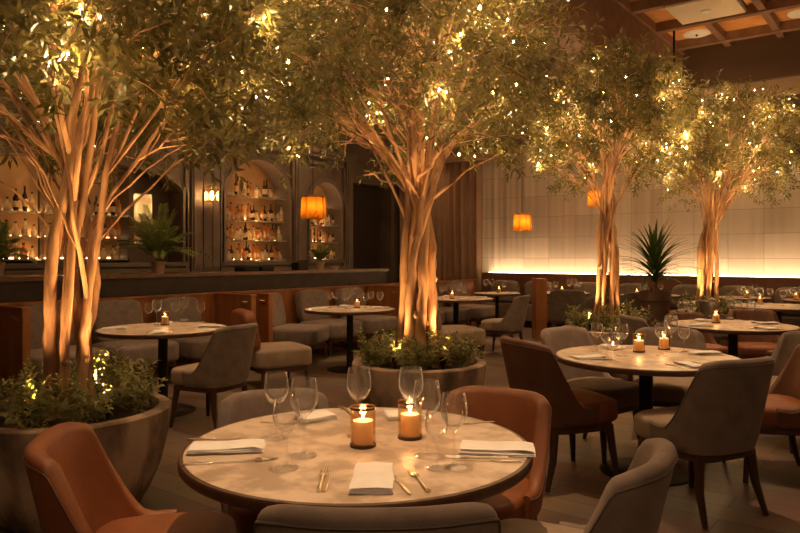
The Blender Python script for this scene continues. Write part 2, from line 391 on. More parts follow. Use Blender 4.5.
# LED line and dark banquette along the lit wall
bq = thing('banquette', 'long dark banquette running along the lit fabric end wall', 'bench', (0, 12.5, 0))
MB().box((-7.55, .18, .46), (XR-.2, .36, 1.05)).build('backrest', M['brown'], bq, smooth=False)
MB().box((-7.55, -.28, .14), (XR-.2, .18, .44)).build('seat', M['greyd'], bq, smooth=False)
MB().box((-7.5, -.2, 0), (XR-.2, .3, .14)).build('plinth', M['black'], bq, smooth=False)
ls = thing('led_light_strip', 'glowing light strip along the top of the dark banquette back', 'light', (0, 12.9, 1.05))
MB().box((-7.5, 0, -.02), (XR-.2, .03, .012)).build('diffuser', M['ledw'], ls, smooth=False)
for k in range(4):
    lamp('strip_light', 'AREA', (-6.0+3.1*k, -.14, .03), 14, (1, .68, .40), size=(3.0, .05), target=(-6.0+3.1*k, .1, 1.0), parent=ls)
cv = thing('cove_light_strip', 'light strip hidden behind the valance at the top of the pale fabric wall', 'light', (0, 12.78, 3.50))
MB().box((-7.5, -.01, -.01), (XR-.2, .01, .01)).build('diffuser', M['led'], cv, smooth=False)
for k in range(4):
    lamp('strip_light', 'AREA', (-6.0+3.1*k, 0.0, -.03), 11, (1, .64, .34), size=(3.0, .05), target=(-6.0+3.1*k, .14, -1.0), parent=cv)

# ------------------------------------------------------------------ bar
bar = thing('bar_counter', 'long dark bar counter with a polished wooden top before the arched shelves', 'bar', (-8.35, 0, 0))
MB().box((-.35, 1.0, 1.12), (.42, 10.0, 1.17)).build('countertop', M['bartop'], bar, smooth=False)
b = MB().box((-.3, 1.0, 0), (.3, 9.95, 1.12)).box((.3, 1.0, .9), (.38, 9.98, 1.12)).box((.3, 1.0, 0), (.34, 9.95, .12))
for y in np.arange(1.2, 9.9, 1.25): b.box((.3, y, .12), (.33, y+.06, .9))
b.build('front_panel', M['barw'], bar, smooth=False)

# ------------------------------------------------------------------ bottles
def bottle_mesh(kind, body, cap, lab):
    b = MB()
    P = {'round': [(0, 0), (.036, 0), (.038, .01), (.038, .17), (.030, .20), (.014, .22), (.012, .275)],
         'squat': [(0, 0), (.046, 0), (.048, .01), (.048, .11), (.040, .14), (.015, .16), (.014, .20)],
         'slim': [(0, 0), (.028, 0), (.030, .01), (.030, .20), (.012, .25), (.011, .30)],
         'decanter': [(0, 0), (.05, 0), (.052, .02), (.045, .09), (.018, .13), (.014, .17)]}[kind]
    seg = 4 if kind == 'squat' else 12
    b.mi = 0; b.lathe(P, seg if kind != 'squat' else 8)
    b.mi = 1; r, z = P[-1]; b.lathe([(0, z), (r+.004, z), (r+.004, z+.03), (0, z+.03)], 8)
    b.mi = 2; r0 = P[2][0]+.001; h0 = P[3][1]*.3; h1 = P[3][1]*.8
    if kind != 'decanter': b.lathe([(r0, h0), (r0+.0005, h1)], 12 if kind != 'squat' else 8, cap=False)
    me = b.mesh('bottle', [body, cap, lab]); return me
bc = {'amber': mat('amber_liquor', (.42, .15, .03), .12, trans=((1, .45, .08), .5)), 'dark': mat('dark_bottle_glass', (.025, .013, .008), .12),
      'clear': mat('clear_liquor', (.55, .46, .34), .1, trans=((1, .85, .6), .6)), 'green': mat('green_bottle_glass', (.04, .06, .02), .12, trans=((.3, .5, .1), .3))}
cap = mat('bottle_cap', (.04, .025, .015), .4); labm = mat('paper_label', (.55, .38, .20), .7)
BOT = []
for k, col, word in (('round', 'amber', 'amber round'), ('squat', 'amber', 'amber squat'), ('slim', 'dark', 'dark slim'), ('round', 'dark', 'dark round'),
                     ('squat', 'clear', 'clear squat'), ('decanter', 'clear', 'clear decanter'), ('round', 'clear', 'clear round'), ('slim', 'green', 'green slim')):
    BOT.append((bottle_mesh(k, bc[col], cap, labm), word))
def shelf_bottles(y0, y1, h, n, where, group, x=-10.14, sc=1.0, rnd=random.Random(5)):
    for i in range(n):
        y = y0+(y1-y0)*(i+.5)/n+rnd.uniform(-.012, .012); me, word = rnd.choice(BOT)
        o = inst('bottle', me, loc=(x+rnd.uniform(-.03, .05), y, h), rz=rnd.uniform(0, 6)); s_ = sc*rnd.uniform(.85, 1.08); o.scale = (s_, s_, s_)
        tag(o, f'{word} bottle, {ordl(i, n)} {where}', 'bottle', group)
def niche(y0, y1, zb, zs, rise, shelves, label, sy1=None, lit=7):
    t = thing('bar_shelving', label, 'shelving', (XL-ND, y0, 0))
    L = y1-y0; e = sy1-y0 if sy1 else L-.02
    MB().box((.0, .01, zb), (.02, L-.01, zs+rise)).build('back_panel', M['nicheback'], t, smooth=False)
    for k, h in enumerate(shelves):
        s_ = MB().box((.02, .02, h-.025), (.34, e, h)).build('shelf', M['shelf'], t, smooth=False)
        MB().box((.022, .03, h), (.035, e-.01, h+.012)).build('led_strip', M['led'], s_, smooth=False)
        lamp('shelf_light', 'AREA', (.06, (e)/2, h+.015), lit*e/1.5, (1, .54, .20), size=(.04, e-.06), target=(.12, e/2, h+.5), parent=t)
    # arch moulding
    b = MB(); n = 24; vs = []; fs = []
    for k in range(n+1):
        a = PI*k/n; c, s2 = math.cos(a), math.sin(a)
        for (dr, dx) in ((0, 0), (0, .05), (.09, .05), (.09, 0)):
            vs.append((ND+dx, L/2-c*(L/2+dr), zs+s2*(rise+dr)))
    for k in range(n):
        for j in range(4): fs.append((4*k+j, 4*k+(j+1) % 4, 4*k+4+(j+1) % 4, 4*k+4+j))
    b.add(vs, fs); b.box((ND, -.09, zb-.02), (ND+.05, 0, zs)); b.box((ND, L, zb-.02), (ND+.05, L+.09, zs)); b.box((ND, -.09, zb-.07), (ND+.07, L+.09, zb-.001))
    b.build('arch_moulding', M['wallg'], t)
    return t
n0 = niche(*NICHES[0], [1.36, 1.68, 2.03], 'wide low-arched bottle shelving behind the left tree', sy1=6.05, lit=6)
for a_, c_ in (((.3, .0, 1.3), (.36, .06, 2.5)), ((.02, 2.76, 1.3), (.36, 2.84, 2.75)), ((.30, 1.38, 1.3), (.36, 1.44, 2.8))): MB().box(a_, c_).build('post', M['walld'], n0, smooth=False)
MB().box((.02, 2.84, 1.31), (.05, 3.68, 2.75)).build('side_panel', M['walld'], n0, smooth=False)
mp_ = MB().box((.05, 2.95, 1.6), (.07, 3.35, 2.42)).build('mirror', mat('aged_mirror', (.75, .6, .42), .12, .9), n0, smooth=False)
n1 = niche(*NICHES[1], [1.33, 1.70, 2.07, 2.52], 'tall arched bottle shelving to the right of the wall lantern', lit=7.5)
n2 = niche(*NICHES[2], [1.35, 1.70, 2.05, 2.42], 'narrow arched bottle shelving near the brown curtain', lit=6.5)
for k, (h, w_) in enumerate(zip([1.36, 1.68, 2.03], ['on the bottom shelf', 'on the middle shelf', 'on the top shelf'])):
    shelf_bottles(3.4, 6.0, h, 22, w_+' behind the left tree', 'bottles '+w_+' of the wide low arch')
for k, (h, w_) in enumerate(zip([1.33, 1.70, 2.07, 2.52], ['on the lowest shelf', 'on the second shelf up', 'on the third shelf up', 'on the top shelf'])):
    if k == 3: shelf_bottles(8.2, 9.15, h, 10, w_+' of the tall arch', 'bottles '+w_+' of the tall arch')
    else: shelf_bottles(7.97, 9.39, h, 17, w_+' of the tall arch', 'bottles '+w_+' of the tall arch')
for k, (h, w_) in enumerate(zip([1.35, 1.70, 2.05], ['on the lowest shelf', 'on the middle shelf', 'on the top shelf'])):
    shelf_bottles(10.06, 10.9, h, 9, w_+' of the narrow arch', 'bottles '+w_+' of the narrow arch', sc=.85)

# wall lantern
sc = thing('wall_lantern', 'small glowing glass lantern on the pilaster left of the tall arch', 'lamp', (XL+.095, 7.43, 2.42))
MB().box((0, -.05, -.08), (.03, .05, .12)).box((.03, -.012, .17), (.16, .012, .19)).build('bracket', M['brass'], sc, smooth=False)
b = MB().box((.06, -.09, .13), (.24, .09, .15)).box((.06, -.09, -.10), (.24, .09, -.085))
for x in (.065, .225):
    for y in (-.085, .075): b.box((x, y, -.09), (x+.01, y+.01, .14))
b.build('cage', M['brass'], sc, smooth=False)
MB().box((.075, -.07, -.085), (.22, .07, .13)).build('glass_pane', M['glass'], sc, smooth=False)
MB().lathe([(0, -.06), (.03, -.05), (.036, 0), (.025, .07), (0, .09)], 12, (.15, 0, 0)).build('bulb', M['fil'], sc)
lamp('lantern_light', 'POINT', (.15, 0, .02), 22, WARM2, .05, parent=sc)

# pendant lamps
def pendant(px, z, h, s_, label, ztop):
    p = W(px, z, h); t = thing('pendant_lamp', label, 'lamp', p)
    for k in range(7):
        a = 2*PI*k/7; b = MB(); vs = []; fs = []; off = .155*s_ if k % 2 == 0 else .185*s_
        for i in range(7):
            u = -1+2*i/6; aa = a+u*PI/7*1.12
            rr = off+.02*s_*(1-u*u)
            for z_ in (-.19*s_, -.02*s_, .15*s_+(.03*s_ if k % 2 == 0 else 0)):
                r2 = rr*(1-.06*(z_/.19/s_)); vs.append((r2*math.cos(aa), r2*math.sin(aa), z_))
        for i in range(6):
            for j in range(2): fs.append((3*i+j, 3*i+3+j, 3*i+4+j, 3*i+1+j))
        b.add(vs, fs); o = b.build('shade_panel', M['shade'], t); m = o.modifiers.new('thick', 'SOLIDIFY'); m.thickness = .004
    MB().lathe([(0, -.06*s_), (.035*s_, -.04*s_), (.04*s_, 0), (.02*s_, .08*s_), (0, .09*s_)], 12).build('bulb', M['fil'], t)
    MB().lathe([(0, .09*s_), (.025, .09*s_), (.025, .15*s_), (.17*s_, .155*s_), (.17*s_, .165*s_), (0, .17*s_)], 14).tube([(0, 0, .16*s_), (0, 0, ztop-p.z)], .006, 6).build('cord', M['black'], t)
    lamp('pendant_light', 'POINT', (0, 0, -.02*s_), 2.6, WARM2, .05, parent=t)
pendant(313, 11.7, 2.23, 1.05, 'orange glass pendant lamp hanging over the bar', 4.2)
pendant(522, 13.0, 2.04, .88, 'orange glass pendant lamp hanging before the pale fabric wall', 4.2)
pendant(596, 12.4, 2.45, .8, 'orange glass pendant lamp glimpsed behind a lit tree', 4.98)

# ceiling fixtures
dp = thing('ceiling_diffuser', 'square pale panel fixture hung from the orange coffered ceiling', 'ceiling light', (-2.46, 10.1, 4.80))
MB().box((-.42, -.42, -.03), (.42, .42, 0)).build('panel', M['diff'], dp, smooth=False)
MB().box((-.44, -.44, 0), (.44, .44, .05)).build('frame', M['beam'], dp, smooth=False)
MB().lathe([(0, -.06), (.05, -.055), (.07, -.03), (.07, -.028)], 16).build('knob', M['white'], dp)
for (x, y, l) in ((-3.0, 11.75, 'round pale ceiling speaker in the corner of the coffered ceiling'), (-1.5, 11.7, 'round pale ceiling speaker at the upper right of the coffered ceiling')):
    t = thing('ceiling_speaker', l, 'speaker', (x, y, 4.98))
    MB().lathe([(0, -.02), (.17, -.025), (.2, -.015), (.21, 0)], 28).build('grille', M['white'], t)
    MB().lathe([(0, -.045), (.015, -.045), (.02, -.02)], 10).build('cap', M['black'], t)
rod = MB().tube([W(674, 10.6, 4.96), W(674, 10.6, 4.35)], .018, 8).build('ceiling_rod', M['black'])
tag(rod, 'thin dark rod hanging from the coffered ceiling near the long beam', 'rod')

def downlight(x, y, h, e, where, ang=55, tgt=None, rad=.06, col=WARM):
    t = thing('ceiling_downlight', 'recessed round ceiling spotlight above '+where, 'lamp', (x, y, h))
    MB().lathe([(.05, -.002), (.075, -.008), (.085, 0)], 20, cap=False).build('trim_ring', M['black'], t)
    MB().lathe([(0, -.003), (.05, -.003)], 16).build('lens', emit('lens_glow', (1, .7, .4), 3), t)
    lamp('spot', 'SPOT', (0, 0, -.03), e, col, rad, target=(Vector(tgt)-Vector((x, y, h))) if tgt else (0, 0, -2), parent=t, spot=math.radians(ang), blend=.8)

# ------------------------------------------------------------------ trees
def leafmesh(name, pos, dirs, nrm, length, width, matl, parent, rs, bend=.25):
    """many leaves: each 6 vertices, folded along the midrib and curved"""
    n = len(pos); L = length[:, None]; Wd = width[:, None]
    d = dirs/np.linalg.norm(dirs, axis=1, keepdims=True)
    side = np.cross(d, nrm); side /= np.linalg.norm(side, axis=1, keepdims=True)+1e-9
    up = np.cross(side, d)
    V = np.empty((n, 6, 3))
    V[:, 0] = pos
    V[:, 1] = pos+d*L*.38+side*Wd+up*L*.05; V[:, 2] = pos+d*L*.38-side*Wd+up*L*.05
    V[:, 3] = pos+d*L*.72+side*Wd*.72-up*L*bend*.25; V[:, 4] = pos+d*L*.72-side*Wd*.72-up*L*bend*.25
    V[:, 5] = pos+d*L-up*L*bend
    V = V.reshape(-1, 3)
    base = (np.arange(n)*6)[:, None]
    tri = np.concatenate([base+np.array([0, 2, 1])], 0)
    q = np.concatenate([base+np.array([1, 2, 4, 3])], 0); t2 = base+np.array([3, 4, 5])
    me = bpy.data.meshes.new(name)
    nl = n*10; me.vertices.add(len(V)); me.vertices.foreach_set('co', V.ravel())
    me.loops.add(nl); me.polygons.add(n*3)
    loops = np.concatenate([tri, q, t2], 1).ravel(); me.loops.foreach_set('vertex_index', loops.astype(np.int32))
    starts = (np.arange(n)*10)[:, None]+np.array([0, 3, 7]); me.polygons.foreach_set('loop_start', starts.ravel().astype(np.int32))
    me.polygons.foreach_set('loop_total', np.tile([3, 4, 3], n).astype(np.int32))
    me.polygons.foreach_set('use_smooth', np.ones(n*3, dtype=bool))
    me.materials.append(matl); me.update(calc_edges=True); me.validate()
    o = bpy.data.objects.new(name, me); COL.objects.link(o)
    if parent: o.parent = parent
    return o
def sprigs(pts, axes, rs, nl=8, sl=.16, ll=.075, lw=.011, spread=.9):
    pos = []; dr = []; nm = []; ln = []; wd = []
    for p, a in zip(pts, axes):
        a = a/np.linalg.norm(a); r = rs.randn(3); u = np.cross(a, r); u /= np.linalg.norm(u)+1e-9; v = np.cross(a, u)
        for k in range(nl):
            t = (k+.5)/nl; ang = k*2.4+rs.rand()*.6; o = u*math.cos(ang)+v*math.sin(ang)
            pos.append(p+a*sl*t); dd = a*(1-spread*.45*(1-t))+o*spread*(1.05-.55*t)+np.array([0, 0, -.12]); dr.append(dd)
            nm.append(a*1.0+rs.randn(3)*.35+np.array([0, 0, .6])); ln.append(ll*rs.uniform(.7, 1.25)); wd.append(lw*rs.uniform(.8, 1.2))
    return np.array(pos), np.array(dr), np.array(nm), np.array(ln), np.array(wd)
def bez(a, b, c, n): return [a*(1-t)**2+b*2*t*(1-t)+c*t*t for t in np.linspace(0, 1, n)]
def wob(pts, rs, amp):
    out = [pts[0]]
    for p in pts[1:-1]: out.append(p+rs.randn(3)*amp)
    return out+[pts[-1]]
def ground_plant_mesh(seed, size):
    rs = np.random.RandomState(seed); P = []; A = []; st = MB()
    for k in range(9):
        a = rs.rand()*6.28; tilt = rs.uniform(.1, .9); h = size*rs.uniform(.6, 1.1)
        d = np.array([math.cos(a)*tilt, math.sin(a)*tilt, 1.0]); d /= np.linalg.norm(d)
        tip = d*h+np.array([0, 0, -.15*h*tilt]); mid = d*h*.5+np.array([0, 0, .05*h])
        pts = bez(np.zeros(3), mid, tip, 5); st.tube(pts, [.003, .003, .0025, .002, .0015], 4)
        for q in (1, 2, 3, 4): P.append(pts[q]); A.append((pts[min(q+1, 4)]-pts[q-1]))
    pos, dr, nm, ln, wd = sprigs(P, A, rs, 7, .05, .042, .0085, 1.1)
    o = leafmesh('ground_plant', pos, dr, nm, ln, wd, M['leaf2'], None, rs)
    me = o.data; bpy.data.objects.remove(o); return me
GP = [ground_plant_mesh(s_, .20+.03*s_) for s_ in range(4)]
def tree(px, z, seed, R, h0, h1, label, slabel, stem_spread=.3, shift=(0, 0), nl3=520, ll=.078, rbase=.13, nst=6, lean=1.0, energy=3.0, srad=.045, hfork=1.45, rneck=.7, nbr=3, ue=1.0):
    rs = np.random.RandomState(seed); rnd = random.Random(seed)
    c = W(px, z); root = thing('potted_tree', label, 'tree', c)
    PR = .53; PH = .57
    MB().lathe([(0, 0), (.33, 0), (.36, .02), (.42, .12), (.475, .25), (.51, .40), (PR, .53), (PR, PH-.01), (PR-.012, PH), (PR-.065, PH), (PR-.075, PH-.012), (PR-.09, .44), (0, .44)], 56).build('planter', M['conc'], root)
    MB().lathe([(.45, .50), (.3, .525), (.12, .54), (0, .545)], 40).build('soil', M['soil'], root)
    sx, sy = shift; ch = (h0+h1)/2; ctr = np.array([sx, sy, ch]); rad = np.array([R, R, (h1-h0)/2])
    def samp(n, lo, hi, bottomcut=-.95, cone=False):
        out = []
        while len(out) < n:
            d = rs.randn(3); d /= np.linalg.norm(d)
            q = d*rs.uniform(lo**3, hi**3)**(1/3)
            hd = math.hypot(q[0], q[1])
            if q[2] > bottomcut and not (cone and hd < .62 and q[2] < .15-.9*hd): out.append(ctr+q*rad)
        return out
    stems = []
    n1 = nst*nbr; t1 = samp(n1*4, .35, .62)
    # pick targets well spread in angle
    t1.sort(key=lambda p: math.atan2(p[1]-sy, p[0]-sx)); t1 = t1[::4][:n1]
    L1 = []
    for i in range(nst):
        a = 2*PI*i/nst+rs.uniform(-.3, .3); base = np.array([rbase*math.cos(a), rbase*math.sin(a), .50])
        neck = np.array([rbase*rneck*math.cos(a+.25), rbase*rneck*math.sin(a+.25), hfork*rs.uniform(.86, 1.08)])
        mid = (base+neck)/2*np.array([.72, .72, 1])+rs.randn(3)*.012
        pts = []
        for p in bez(base, mid, neck, 9): pts.append(p+rs.randn(3)*np.array([.006, .006, 0]))
        r0 = srad*rs.uniform(.8, 1.2); mb = MB(); main = list(pts); mrad = [r0*1.35, r0*1.12]+list(np.linspace(r0*1.03, r0*.86, 7))
        for _ in range(3):
            kk = rs.randint(1, 7); mb.lathe([(0, -r0*.9), (r0*.55, -r0*.5), (r0*.7, 0), (r0*.5, r0*.5), (0, r0*.8)], 8, tuple(pts[kk]+rs.randn(3)*r0*.45))
        stems.append(mb); mine = t1[i*nbr:(i+1)*nbr]
        for j, t in enumerate(mine):
            k0 = rs.randint(4, 8) if j else 8; s_ = pts[min(k0, 8)]; r1 = r0*(.86 if j == 0 else .62); dn = pts[min(k0+1, 8)]-pts[min(k0+1, 8)-1]; dn = dn/np.linalg.norm(dn)
            m = s_+dn*np.linalg.norm(t-s_)*.38+(t-s_)*np.array([.12, .12, .05])
            q = wob(bez(s_, m, t, 9), rs, .010); rr = list(np.linspace(r1, r1*.40, 9))
            if j == 0: main += q[1:]; mrad += rr[1:]
            else: mb.tube([s_-dn*.06]+q, [r1*.8]+rr, 8)
            L1.append((q, rr, mb))
        mb.tube(main, [r_*rs.uniform(.93, 1.07) for r_ in mrad], 10)
    L2 = []
    for t in samp(int(n1*5), .5, .86):
        best = min(L1, key=lambda b_: np.linalg.norm(b_[0][6]-t)); k = rs.randint(3, 9); s_ = best[0][k]
        m = (s_+t)/2+np.array([0, 0, .10])+rs.randn(3)*.04; r1 = best[1][k]*.6
        q = wob(bez(s_, m, t, 7), rs, .012); rr = list(np.linspace(r1, .004, 7)); best[2].tube(q, rr, 5); L2.append((q, rr, best[2]))
    P = []; A = []; tips = []
    mids = np.array([b_[0][4] for b_ in L2])
    for t in samp(nl3, .42, 1.0, cone=True):
        i = int(np.argmin(np.linalg.norm(mids-t, axis=1))); bb = L2[i]; k = rs.randint(2, 7); s_ = bb[0][k]
        m = (s_+t)/2+np.array([0, 0, .06])+rs.randn(3)*.03; q = wob(bez(s_, m, t, 5), rs, .006); bb[2].tube(q, [.0045, .004, .0032, .0025, .0015], 3, cap=False)
        tips.append(t)
        for w_ in (1, 2, 3, 4):
            d = q[min(w_+1, 4)]-q[w_-1]; d = d/(np.linalg.norm(d)+1e-9)+rs.randn(3)*.55+np.array([0, 0, -.15]); P.append(q[w_]); A.append(d)
            if w_ == 4 or rs.rand() < .3: P.append(q[w_]+rs.randn(3)*.03); A.append(-d*.2+rs.randn(3)+np.array([0, 0, -.3]))
    for mb in stems: mb.build('stem', M['bark'], root)
    pos, dr, nm, ln, wd = sprigs(P, A, rs, 7, .13, ll, ll*.115, .95)
    leafmesh('foliage', pos, dr, nm, ln, wd, M['leaf'], root, rs)
    # underplanting
    for k in range(20):
        a = 2*PI*k/20+rs.uniform(-.12, .12); r = (.37 if k % 3 else .25)*rs.uniform(.9, 1.05)
        ua = math.atan2(-c[1], -c[0])
        if min(abs((a-ua-d_+PI) % (2*PI)-PI) for d_ in (-.75, .75)) < .16: continue
        o = inst('ground_plant', GP[k % 4], root, (r*math.cos(a), r*math.sin(a), .515), rs.uniform(0, 6)); s_ = rs.uniform(.8, 1.2); o.scale = (s_, s_, s_)
    # uplights among the underplanting
    tc = Vector((-c[0], -c[1], 0)).normalized(); base_a = math.atan2(tc.y, tc.x)
    for k, da in enumerate((-.75, .75, 2.6)):
        a = base_a+da; ux, uy = .27*math.cos(a), .27*math.sin(a)
        u = thing('uplight', slabel.replace('fairy lights strung through', '%s small black uplight in the planter of' % ['left', 'right', 'rear'][k]), 'lamp', (c[0]+ux, c[1]+uy, .53), a)
        MB().tube([(0, 0, -.02), (0, 0, .05)], .008, 6).lathe([(0, .04), (.022, .04), (.028, .09), (.026, .09), (.02, .055), (0, .055)], 12).build('housing', M['black'], u)
        lamp('uplight_beam', 'SPOT', (0, 0, .13), energy*30*ue, (1, .54, .21), .025, target=(Vector((-.28, 0, 2.0))), parent=u, spot=math.radians(62), blend=.9)
    # string lights
    st = thing('string_lights', slabel, 'string lights', (c[0], c[1], h0))
    cand = samp(60, .35, .98, cone=True); nb = len(cand); cur = cand.pop(0); chain = [cur]
    while cand:
        i = min(range(len(cand)), key=lambda i_: np.linalg.norm(cand[i_]-cur)); cur = cand.pop(i); chain.append(cur)
    off = np.array([0, 0, -h0]); wm = MB(); full = []
    for a_, b_ in zip(chain[:-1], chain[1:]): full += list(bez(a_+off, (a_+b_)/2+off+np.array([0, 0, -.05]), b_+off, 5))[:-1]
    full.append(chain[-1]+off); wm.tube(full, .0016, 3, cap=False); wm.build('wire', M['wire'], st)
    for k, p in enumerate(chain):
        br = .006 if k % 5 else .0105
        MB().lathe([(0, -br*1.3), (br*.8, -br*.7), (br, 0), (br*.7, br), (.003, br*1.3), (0, br*1.8)], 8).build('bulb', M['bulb'], st, loc=Vector(p+off))
    for k in range(0, nb, 3):
        p = chain[k]; lamp('bulb_light', 'POINT', Vector(p+off)+Vector((0, 0, -.03)), energy*1.9, (1, .64, .30), .03, parent=st)
    return root
tree(70, 3.8, 11, 1.25, 1.66, 3.65, 'nearest multi-stemmed tree in a concrete bowl planter behind the rust chair, at left', 'fairy lights strung through the nearest tree at left', nl3=700, rbase=.115, hfork=1.10, rneck=.95, srad=.034, nst=6, nbr=2, ue=2.0, energy=3.2, ll=.088)
tree(419, 5.5, 23, 1.42, 1.80, 4.05, 'tall multi-stemmed tree in a round planter behind the front table, at centre', 'fairy lights strung through the central tree', nl3=680, rbase=.17, hfork=1.5, rneck=.68, srad=.040, nst=7, nbr=2, energy=4.0, shift=(-.1, -.05))
tree(608, 8.0, 37, 1.05, 1.95, 3.85, 'slender multi-stemmed tree behind the table with the brown chairs, second tree from right', 'fairy lights strung through the second tree from right', nl3=460, rbase=.14, hfork=1.55, rneck=.8, srad=.027, nst=8, nbr=2, energy=4.0)
tree(708, 10.3, 41, 1.15, 1.95, 4.0, 'furthest lit tree at right, standing before the pale fabric wall', 'fairy lights strung through the furthest tree at right', nl3=460, rbase=.15, hfork=1.45, rneck=.8, srad=.032, nst=6, energy=4.5, shift=(.2, .12))

# ------------------------------------------------------------------ furniture meshes
def back_mesh(h=.83, wx=.275, wy=.25, thick=.062, zb=.345):
    b = MB(); NS = 65; cols = []; plan = []
    for i in range(NS):
        f = math.radians(-104+208*i/(NS-1)); s_, c = math.sin(f), math.cos(f)
        plan.append(Vector((wx*math.copysign(abs(s_)**.72, s_), -wy*math.copysign(abs(c)**.72, c), 0)))
    rimline = []
    for i, p in enumerate(plan):
        t = (plan[min(i+1, NS-1)]-plan[max(i-1, 0)]).normalized(); n = Vector((t.y, -t.x, 0))
        q = min(1, max(0, (p.y+.15)/.16)); top = .475+(h-.475)*(1-q)**2.1*(1+.7*q)
        top -= .05*(abs(p.x)/wx)**7*(1-q)
        e = min(1, (min(i, NS-1-i)+1.2)/7); th = thick*(.45+.55*e)
        def pos(off, z):
            k = (z-.45); g = (1+.10*k) if k > 0 else (1+.5*k)
            o = p-n*off
            return Vector((o.x*g, o.y*g-max(0, k)*.20, z))
        col = []; r = th/2
        zs = np.linspace(zb, top-r, 8)
        for z in zs: col.append(pos(0 if z > zb+.005 else .012, z))
        for k in range(1, 7):
            a = PI*k/7; col.append(pos(r-r*math.cos(a), top-r+r*math.sin(a)))
        for z in zs[::-1]: col.append(pos(th, z))
        cols.append(col); rimline.append(pos(-.001, top-r*1.0))
    nc = len(cols[0]); vs = [p for c in cols for p in c]; fs = []
    for i in range(NS-1):
        for j in range(nc-1): fs.append((i*nc+j, (i+1)*nc+j, (i+1)*nc+j+1, i*nc+j+1))
        fs.append((i*nc+nc-1, (i+1)*nc+nc-1, (i+1)*nc, i*nc))
    fs.append(tuple(range(nc))); fs.append(tuple((NS-1)*nc+j for j in range(nc-1, -1, -1)))
    b.add(vs, fs); return b, rimline
backB, rimL = back_mesh()
def seat_mb():
    return MB().pad(.49, .48, .345, .475, .035, 4.2, .018, M=Matrix.Translation((0, .06, 0)))
CM = {}
def chair_meshes(kind):
    if kind in CM: return CM[kind]
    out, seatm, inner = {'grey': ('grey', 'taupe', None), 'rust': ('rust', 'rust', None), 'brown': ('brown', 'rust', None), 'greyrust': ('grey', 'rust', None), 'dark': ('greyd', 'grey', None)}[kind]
    bm = backB.mesh('backrest', M[out]); 
    try: bm.set_sharp_from_angle(angle=math.radians(70))
    except Exception: pass
    pm = MB().tube(rimL, .0035, 5).mesh('piping', M['brown' if out in ('rust', 'brown') else 'greyd'])
    CM[kind] = (bm, pm, seat_mb().mesh('seat', M[seatm]))
    return CM[kind]
APR = MB().pad(.46, .47, .305, .35, .006, 4.2, 0, M=Matrix.Translation((0, .03, 0))).mesh('seat_rail', M['wood'])
def legm(sx, sy): return MB().tube([(sx*.185, .03+sy*.185, .33), (sx*.20, .03+sy*.205, .16), (sx*.218, .03+sy*(.225 if sy > 0 else .255), 0)], [.026, .021, .014], 8).mesh('leg', M['wood'])
LEGS = [legm(a, b_) for a in (-1, 1) for b_ in (-1, 1)]
def chair(px, z, face, kind, label, group='dining chairs', sc=1.0, cat='chair'):
    p = W(px, z); t = thing('dining_chair', label, cat, p, facing(*face), group); t.scale = (sc, sc, sc)
    bm, pm, sm = chair_meshes(kind)
    bk = inst('backrest', bm, t); inst('piping', pm, bk); inst('seat', sm, t); inst('seat_rail', APR, t)
    for l in LEGS: inst('leg', l, t)
    return t
# low armless lounge seats of the booths
LS = {}
def lounge_meshes(kind):
    if kind in LS: return LS[kind]
    m = M[kind]
    R_ = Matrix.Translation((0, -.27, .42)) @ Matrix.Rotation(math.radians(12), 4, 'X') @ Matrix.Rotation(math.radians(90), 4, 'X')
    bk = MB().pad(.60, .48, -.07, .07, .045, 5, .02, M=R_ @ Matrix.Translation((0, .25, 0)))
    st = MB().pad(.74, .70, .24, .46, .045, 6, .02, M=Matrix.Translation((0, .05, 0)))
    LS[kind] = (bk.mesh('backrest', m), st.mesh('seat', m)); return LS[kind]
LPL = MB().pad(.70, .62, .19, .25, .005, 6, 0, M=Matrix.Translation((0, .05, 0))).mesh('base_frame', M['wood'])
LLG = [MB().tube([(a*.30, .05+b_*.26, .2), (a*.31, .05+b_*.28, 0)], [.024, .015], 8).mesh('leg', M['wood']) for a in (-1, 1) for b_ in (-1, 1)]
def lounge(loc, rz, kind, label, group='low lounge seats of the booths', sc=1.0, bkind=None):
    t = thing('lounge_seat', label, 'lounge seat', loc, rz, group); t.scale = (sc, sc, sc)
    inst('backrest', lounge_meshes(bkind or kind)[0], t); inst('seat', lounge_meshes(kind)[1], t); inst('base_frame', LPL, t)
    for l in LLG: inst('leg', l, t)
    return t
TT = MB().lathe([(0, .722), (.578, .722), (.590, .724), (.590, .7492), (.586, .750), (0, .750)], 72).mesh('tabletop', M['stone'])
TE = MB().lathe([(.5905, .714), (.60, .715), (.604, .72), (.604, .742), (.601, .748), (.5905, .7496)], 72).mesh('edge_band', M['edge'])
TU = MB().lathe([(0, .705), (.5905, .7145), (.5905, .7215), (0, .7215)], 48).mesh('underside', M['wood'])
TC = MB().lathe([(.06, .02), (.046, .05), (.045, .66), (.07, .69), (.16, .705), (0, .705)], 24).mesh('column', M['black'])
TB = MB().lathe([(0, 0), (.30, 0), (.305, .006), (.29, .014), (.09, .028), (.05, .045), (0, .045)], 40).mesh('base', M['black'])
def table(px, z, sc, label):
    t = thing('dining_table', label, 'table', W(px, z), 0, 'round stone-topped tables'); t.scale = (sc, sc, 1)
    for n, m in (('tabletop', TT), ('edge_band', TE), ('underside', TU), ('column', TC), ('base', TB)): inst(n, m, t)
    return t
